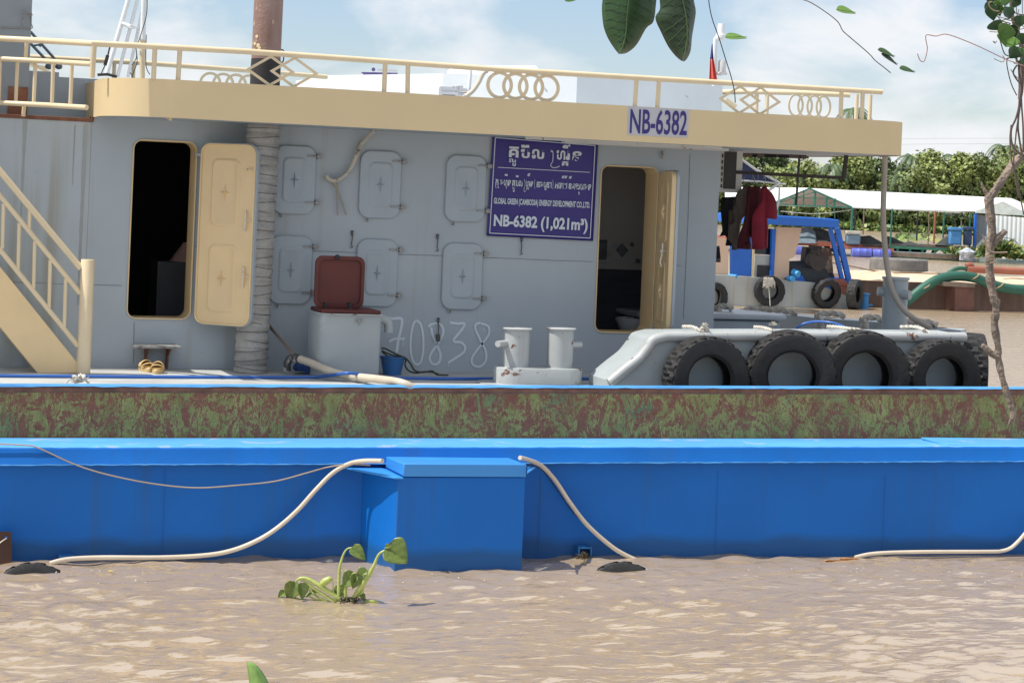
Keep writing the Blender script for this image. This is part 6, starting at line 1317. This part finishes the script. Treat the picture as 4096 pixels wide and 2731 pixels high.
def heap(pts, d, name, lab, mat=nylonm, ywid=2.0):
    mb = MB(); rows = []; n = 24
    for j in range(7):
        t = j / 6; row = []
        for i in range(n + 1):
            x = pts[0][0] + (pts[-1][0] - pts[0][0]) * i / n; top = np.interp(x, [p[0] for p in pts], [p[1] for p in pts]); bot = pts[0][1] + (pts[-1][1] - pts[0][1]) * i / n
            hgt = math.sin(math.pi * (.5 * t + .0) if t < 1 else math.pi / 2) if t <= 1 else 1
            row.append(Z2(x, bot + (top - bot) * hgt + 1.5 * mnoise.noise(Vector((i * .7, j * .9, x * .01))), d + ywid * t))
        rows.append(row)
    for j in range(3): rows.append([p + Fw * (.8 * (j + 1)) + Vector((0, 0, -.35 * (j + 1))) for p in rows[6]])
    mb.grid(rows); obj(name, mb, mat, None, lab, 'heap', 'dark heaps on the floating platform')
heap([(3190, 972), (3200, 930), (3235, 912), (3290, 915), (3345, 940), (3390, 978)], DS + .5, 'net_heap', 'tall dark net heap behind the blue ladder')
heap([(3430, 978), (3440, 945), (3480, 942), (3520, 965), (3560, 982)], DS + .5, 'net_heap', 'dark net heap right of the grey tank by the shed post')
heap([(3525, 975), (3540, 944), (3570, 948), (3610, 968), (3660, 984)], DS + 1.2, 'net_heap', 'dark net heap just right of the grey hanging hose')
heap([(3570, 990), (3625, 968), (3645, 966), (3690, 984), (3710, 996)], DS + .1, 'net_heap', 'low dark net heap in front on the green frame')
heap([(3740, 980), (3770, 955), (3792, 940), (3806, 950), (3815, 985)], DS + 1.2, 'net_heap', 'dark net heap against the blue tank')
heap([(3180, 972), (3195, 915), (3230, 905), (3262, 925), (3270, 974)], DS - .2, 'tarp_heap', 'blue grey tarpaulin bundle left of the ladder', M('tarp_bluegrey', (.11, .15, .18), .7, var=.3))
for (x0, x1, y0, y1, lab, mat) in ((3385, 3437, 936, 978, 'grey blue water tank with pale lid beside the shed post', M('tank_bluegrey', (.12, .19, .26), .6)), (3797, 3840, 922, 980, 'bright blue tank standing under the shed', M('tank_blue', (.06, .22, .47), .6)), (3856, 3884, 920, 982, 'dark blue tank standing in shade right of the bright one', M('tank_dark', (.03, .06, .13), .6))):
    t_ = root('water_tank', Z2((x0 + x1) / 2, y1), lab, 'tank', 'tanks on the floating platform'); a = Z2(x0, y0); b = Z2(x1, y1); mb = MB(); cc = (a + b) / 2; r = (b - a).dot(Rw) / 2
    mb.obox((cc.x, cc.y, (a.z + b.z) / 2), Rw * r, Fw * r, (0, 0, abs(a.z - b.z) / 2)); obj('body', mb, mat, t_, bevel=.08)
    mb = MB(); mb.obox((cc.x, cc.y, a.z + .12), Rw * (r + .06), Fw * (r + .06), (0, 0, .1)); obj('lid', mb, M('tank_lid', (.42, .40, .36), .7) if x0 < 3500 else mat, t_, bevel=.04)
# corrugated house
ho = root('floating_house', Z2(4000, 1040, DS - 1), 'white corrugated tin house with small gable at the right edge', 'house')
def corr(p0, p1, ztop, zbot, name, mat, pitch=.28):
    d = (p1 - p0); Ln = d.length; d = d / Ln; nn_ = Vector((d.y, -d.x, 0)); mb = MB(); k = int(Ln / pitch * 4); rows = [[p0 + d * (Ln * i / k) + nn_ * (.035 * (1, 1, -1, -1)[i % 4]) + Vector((0, 0, z - p0.z)) for i in range(k + 1)] for z in (ztop, zbot)]
    mb.grid(rows); return obj(name, mb, mat, ho, smooth=False, solid=.02)
h1 = Z2(3952, 862, DS); h2 = Z2(4300, 890, DS - 2); h0_ = Z2(3903, 855, DS + 6); zt_ = h1.z + .05; zb3 = .35
corr(h1, h2, zt_, zb3, 'front_wall', corrm); corr(h0_, h1, zt_, zb3, 'side_wall', M('side_tin', (.25, .30, .33), .6))
mb = MB(); ap = Z2(4012, 810, DS - .2); gl1 = Z2(3903, 845, DS); gr1 = Z2(4125, 862, DS - .4); mb.prism([gl1, ap, gr1, Z2(4125, 864, DS - .4), Z2(4012, 858, DS), Z2(3903, 852, DS)], Fw * .15); obj('gable', mb, M('gable_tin', (.60, .66, .62), .6, spots=((.35, .2, .1), .62, 1.5)), ho, smooth=False)
mb = MB(); mb.prism([gl1 + Vector((0, 0, .05)), ap + Vector((0, 0, .08)), ap + Fw * 8 + Vector((0, 0, .08)), gl1 + Fw * 8], (0, 0, -.06)); mb.prism([gr1 + Vector((0, 0, .05)), ap + Vector((0, 0, .08)), ap + Fw * 8, gr1 + Fw * 8], (0, 0, -.06)); obj('roof', mb, tinm, ho, smooth=False)
obj('corner_post', MB().bar(Z2(3903, 855, DS - .1), Z2(3896, 1012, DS - .1), .16), bgblue, ho)
mb = MB(); mb.tube(cat([Z2(*gm(x, y), DS - 2.2) for x, y in ((1920, 960), (1960, 880), (2050, 885), (2140, 930), (2200, 1000), (2300, 1010))]), .02, 5); obj('wall_cable', mb, blackm, ho)
# hyacinth clump by the house (many small leaves: one mass)
def leafclump(name, label, pts, dep, n, sz, mats, kind='stuff', cat_='plants', spread=1.5, sd=3):
    rn = random.Random(sd); mb = MB()
    for i in range(n):
        t = rn.random(); x = pts[0][0] + (pts[1][0] - pts[0][0]) * t; y0 = pts[0][1] + (pts[1][1] - pts[0][1]) * t; hgt = pts[2] * math.sin(math.pi * min(.97, max(.03, t))) ** .5 * rn.random()
        p = Z2(x, y0 - hgt, dep + rn.uniform(-spread, spread)); d = Vector((rn.uniform(-1, 1), rn.uniform(-1, .4), rn.uniform(-.2, 1))).normalized(); s_ = sz * rn.uniform(.6, 1.4); sdv = d.orthogonal().normalized() * s_ * .35
        mb.m = rn.randrange(len(mats)); mb.add([p, p + d * s_ * .5 + sdv, p + d * s_, p + d * s_ * .5 - sdv], [(0, 1, 2, 3)])
    return obj(name, mb, mats, None, label, cat_, kind=kind, smooth=False, fix=False)
hys = [M('far_hyacinth', (.14, .22, .05), .5), M('far_hyacinth_yellow', (.24, .26, .07), .5), M('far_hyacinth_dark', (.06, .11, .03), .5)]
leafclump('hyacinth_clump', 'clump of water hyacinth piled against the tin house', ((3925, 1022), (4080, 1034), 55), DS - 2.5, 900, .5, hys, spread=.8)
leafclump('hyacinth_clump', 'thin line of hyacinth drifting along the green frame', ((3780, 1010), (3930, 1024), 18), DS - 1, 160, .4, hys, spread=.5, sd=4)
mb = MB(); mb.lathe([(.3, -.2), (.6, .2), (0, .5)], Z2(3868, 1020, DS - 2), n=10); mb.bar(Z2(3840, 1030, DS - 2), Z2(3915, 1034, DS - 2), .35); mb.bar(Z2(3845, 1010, DS - 2), Z2(3900, 1018, DS - 2), .15); obj('rubbish_heap', mb, M('rubbish', (.34, .37, .42), .7, var=.5, scale=4), None, 'small heap of pale rubbish floating left of the hyacinth clump', 'rubbish')

# trees on the bank
def bank(px, off): p = PZ(px, bank_y(px), 0); d = Vector((p.x, p.y, 0)).normalized(); return p + d * off + Vector((0, 0, .6))
DBK = (PZ(3570, 927, 0) - C0).dot(Fw)
def crown(mb, c, R, H_, n, rn, sz, lumps=16):
    Ls = []
    for i in range(lumps):
        a = rn.uniform(0, 6.28); u = rn.uniform(-.75, 1); rr_ = math.sqrt(max(0, 1 - u * u)) * rn.uniform(.35, .85); Ls.append((c + Vector((R * rr_ * math.cos(a), R * rr_ * math.sin(a), H_ / 2 * u * .82)), R * rn.uniform(.28, .46)))
    for i in range(n):
        lc, lr_ = rn.choice(Ls); d = Vector((rn.gauss(0, 1), rn.gauss(0, 1), rn.gauss(0, 1))).normalized(); p = lc + d * lr_ * rn.uniform(.6, 1.12)
        q = Vector((rn.gauss(0, 1), rn.gauss(0, 1), rn.gauss(0, .8))).normalized(); s_ = sz * rn.uniform(.5, 1.5); w2 = q.cross(d + Vector((.01, 0, 0))).normalized() * s_ * .3
        mb.add([p - q * s_ * .5, p + w2, p + q * s_ * .5, p - w2], [(0, 1, 2, 3)])
def tree(px, ytop, R, off, k, label, sd, base_lift=0, n=4600):
    rn = random.Random(sd); b = bank(px, off); topz = C0.z + (b - C0).dot(Fw) * ((HOR + (px - 2048) * math.tan(RO) - ytop) / FPX); H_ = topz - b.z
    t = root('bank_tree', b, label, 'tree', 'trees along the far river bank')
    mb = MB(); lean = rn.uniform(-.6, .6); mb.tube([b, b + Vector((lean * .4, 0, H_ * .35)), b + Vector((lean, 0, H_ * .7))], [.22, .17, .07], 8)
    for i in range(4):
        z = H_ * rn.uniform(.25, .55); a = rn.uniform(0, 6.28); s_ = b + Vector((lean * z / H_, 0, z)); mb.tube([s_, s_ + Vector((math.cos(a) * R * .4, math.sin(a) * R * .4, H_ * .15)), s_ + Vector((math.cos(a) * R * .7, math.sin(a) * R * .7, H_ * .33))], [.1, .07, .03], 6)
    obj('trunk', mb, trunkm, t)
    mb = MB(); crown(mb, b + Vector((lean * .6, 0, H_ * .54)), R, H_ * .96, n, rn, .6); obj('crown', mb, folm[k], t, smooth=False, fix=False)
TR = [(2700, 640, 5.5, 8, 2, 'dark tree hidden mostly behind the cabin'), (2860, 640, 5.5, 7, 1, 'tree behind the cabin corner'), (2985, 612, 5, 9, 1, 'olive tree seen just right of the air conditioner'), (3060, 590, 5.5, 14, 2, 'darker tree behind the navy canopy'), (3130, 700, 4.2, 5, 0, 'bright low tree under the striped awning roll'), (3215, 640, 4.5, 9, 0, 'pale green tree right of the awning roll'),
    (3300, 690, 4.2, 4, 0, 'bright bush above the shed gable tip'), (3400, 615, 5, 9, 0, 'yellow green tree under the right part of the roof'), (3480, 650, 4.2, 6, 1, 'mid green tree left of the grey hanging hose'), (3560, 640, 4.5, 8, 2, 'dark tree behind the grey hanging hose'), (3640, 655, 4.6, 5, 1, 'tree just right of the roof corner'), (3705, 634, 4.8, 7, 0, 'tree with rounded top right of the roof corner'),
    (3775, 605, 5.2, 6, 0, 'broad bright tree in the middle of the right-hand row'), (3850, 622, 5, 8, 1, 'tree between the two tallest round crowns on the right'), (3925, 612, 4.8, 5, 1, 'tree left of the dead branch fork'), (3995, 594, 5.4, 7, 0, 'tallest round tree behind the dead branch'), (4075, 600, 5.2, 6, 1, 'tree at the right edge behind the vines'), (4160, 600, 5.5, 7, 1, 'tree outside the right edge'), (4260, 610, 5.5, 7, 0, 'tree further outside the right edge')] + [(4360 + 105 * k, 620 + 14 * (k % 3), 5.4, 7, k % 3, 'bank tree beyond the right edge, ' + w_) for k, w_ in enumerate(('bright and round', 'mid green and broad', 'dark and dense', 'bright and lower', 'mid green, last in the row'))]
for i, (px, yt, R, off, k, lab) in enumerate(TR): tree(px, yt, R, off, k, lab, 40 + i)
LW = [(2930, 800), (3010, 790), (3100, 800), (3190, 790), (3270, 800), (3350, 795), (3430, 800), (3510, 795), (3590, 800), (3665, 790), (3740, 800), (3815, 795), (3890, 800), (3965, 795), (4040, 800), (4120, 800)]
SHL = ['far left, mostly behind the cabin corner', 'behind the hanging washing', 'below the navy canopy edge', 'left under the shed gable', 'under the shed gable middle', 'right under the shed gable', 'left of the nearest green shed post', 'between green shed post and grey hose', 'directly behind the grey hanging hose', 'just right of the grey hanging hose', 'behind the black shed post', 'behind the orange shed post', 'behind the bright blue tank', 'left of the tin house corner', 'behind the tin house', 'outside the right edge']
for i, (px, yt) in enumerate(LW):
    b = bank(px, 1.0); rn = random.Random(90 + i); s_ = bpy.data.objects
    t = root('bank_shrub', b, 'waterside shrub, number %d' % i, 'shrub', 'shrubs at the water edge of the far bank'); t['label'] = 'green waterside shrub on the far bank, ' + SHL[i]
    mb = MB(); mb.tube([b, b + Vector((0, 0, 2.5))], [.12, .05], 6); obj('trunk', mb, trunkm, t)
    mb = MB(); crown(mb, b + Vector((0, 0, 2.3)), 2.6, 5.2, 1700, rn, .5, 10); obj('crown', mb, folm[(i * 2 + 1) % 3], t, smooth=False, fix=False)
def palm(px, ytop, off, label, sd, wind=.9, sc=1):
    rn = random.Random(sd); b = bank(px, off); topz = C0.z + (b - C0).dot(Fw) * ((HOR + (px - 2048) * math.tan(RO) - ytop) / FPX); H_ = topz - b.z - 1.6
    t = root('coconut_palm', b, label, 'palm', 'palms rising above the bank trees'); top = b + Vector((.5, 0, H_)); mb = MB(); mb.tube([b, b + Vector((.2, 0, H_ * .5)), top], [.2, .15, .12], 8); obj('trunk', mb, trunkm, t)
    mb = MB()
    for i in range(17):
        a = 2 * math.pi * i / 17 + rn.uniform(-.2, .2); up = rn.uniform(.1, 1.2); Lf = rn.uniform(3.2, 4.4) * sc; d = (Vector((math.cos(a), math.sin(a), 0)) + Rw * wind * .5).normalized(); P = []
        for j in range(13): s_ = j / 12; P.append(top + d * Lf * s_ * (1 - .15 * s_) + Vector((0, 0, Lf * (up * s_ * .7 - (.75 + up * .45) * s_ * s_))))
        mb.tube(P, .03, 4)
        for j in range(1, 12):
            for e in (0, .5):
                p = P[j].lerp(P[j + 1], e); tt = (P[j + 1] - P[j]).normalized(); sd_ = tt.cross(Vector((0, 0, 1))).normalized()
                for s2 in (-1, 1):
                    ll = .95 * sc * math.sin(math.pi * (j + e) / 13) ** .6; q = (sd_ * s2 + tt * .7 + Vector((0, 0, -.55)) + Rw * wind * .25).normalized() * ll; wv = tt * .10; mb.add([p - wv, p + wv, p + q], [(0, 1, 2)])
    obj('fronds', mb, palmm, t, smooth=False, fix=False)
for i, (px, yt, off, lab, sc) in enumerate(((3385, 400, 14, 'tall coconut palm peeking over the cream roof between the railing posts', 1), (2905, 440, 14, 'coconut palm top at the corner of the white roof housing', .8), (3622, 585, 9, 'coconut palm beside the rounded roof corner', 1), (3790, 585, 10, 'coconut palm top above the bright middle tree', .8), (3700, 625, 9, 'low coconut palm between roof corner and middle tree', .9), (3995, 548, 10, 'wind-blown coconut palm above the right-hand trees', 1), (3140, 640, 7, 'coconut palm with hanging fronds behind the thin black rod', 1.1), (3300, 625, 6, 'coconut palm seen under the roof above the shed gable', 1.1), (3585, 665, 4, 'coconut palm just right of the grey hanging hose', 1.1), (4125, 600, 8, 'coconut palm at the right edge', 1))):
    palm(px, yt, off, lab, 60 + i, sc=sc)
mb = MB(); rn = random.Random(77)
hyl = leafclump('bank_hyacinth', 'band of water hyacinth floating along the far bank', ((2850, 900), (4200, 957), 24), DBK - 1.5, 5200, .9, hys, spread=2.5, sd=9)
leafclump('drifting_hyacinth', 'loose hyacinth drifting in mid river behind the shed', ((3580, 958), (3730, 960), 8), 200, 120, .8, hys, spread=6, sd=12)
# undergrowth mass so that no bare bank shows between the trees
rn = random.Random(55); mb = MB()
for i in range(9000):
    px = rn.uniform(2700, 4300); b = bank(px, rn.uniform(4, 16)); p = b + Vector((0, 0, rn.random() ** .8 * 5.5)); d = Vector((rn.gauss(0, 1), rn.gauss(0, 1), rn.gauss(0, 1))).normalized(); q = d.orthogonal().normalized(); s_ = rn.uniform(.5, 1.3); w2 = q.cross(d) * s_ * .35; mb.add([p - q * s_ * .5, p + w2, p + q * s_ * .5, p - w2], [(0, 1, 2, 3)])
obj('undergrowth', mb, folm[2], None, 'dense dark undergrowth behind the bank trees', 'undergrowth', kind='stuff', smooth=False, fix=False)
# power lines and far sign
for y, lab in ((555, 'upper thin power line above the bank trees'), (577, 'lower thin power line above the bank trees')):
    mb = MB(); mb.tube([PD(x, y + .0000022 * (x - 3850) ** 2 * 8 + (x - 3610) * (-.004), 380) for x in range(3300, 4500, 50)], .022, 4); obj('power_line', mb, M('wire_grey', (.22, .22, .24), .7) if 'wire_grey' not in MATS else MATS['wire_grey'], None, lab, 'wire', 'power lines over the bank')
sg = root('far_sign', PD(1515, 300, 150), 'small faint violet sign far behind the white roof housing', 'sign'); mb = MB(); mb.prism([PD(x, y, 150) for x, y in ((1446, 289), (1590, 292), (1590, 297), (1446, 294))], Fw * .3); mb.prism([PD(x, y, 150) for x, y in ((1452, 294), (1560, 297), (1560, 900), (1452, 900))], Fw * .3); obj('board', mb, signm, sg, smooth=False)
mb = MB(); mb.lathe([(0, 0), (.14, 0), (.14, .1), (0, .1)], PD(1494, 279, 150), -Fw, 18); obj('emblem', mb, signm, sg)
mb = MB(); mb.prism([PD(x, y, 150) for x, y in ((1508, 276), (1588, 280), (1588, 287), (1508, 284))], Fw * .1); obj('letter_strip', mb, M('letter_strip', (.55, .58, .66), .6), sg, smooth=False)
for o in bpy.data.objects:
    if o.parent and 'group' in o.keys() and not o.get('category'): del o['group']
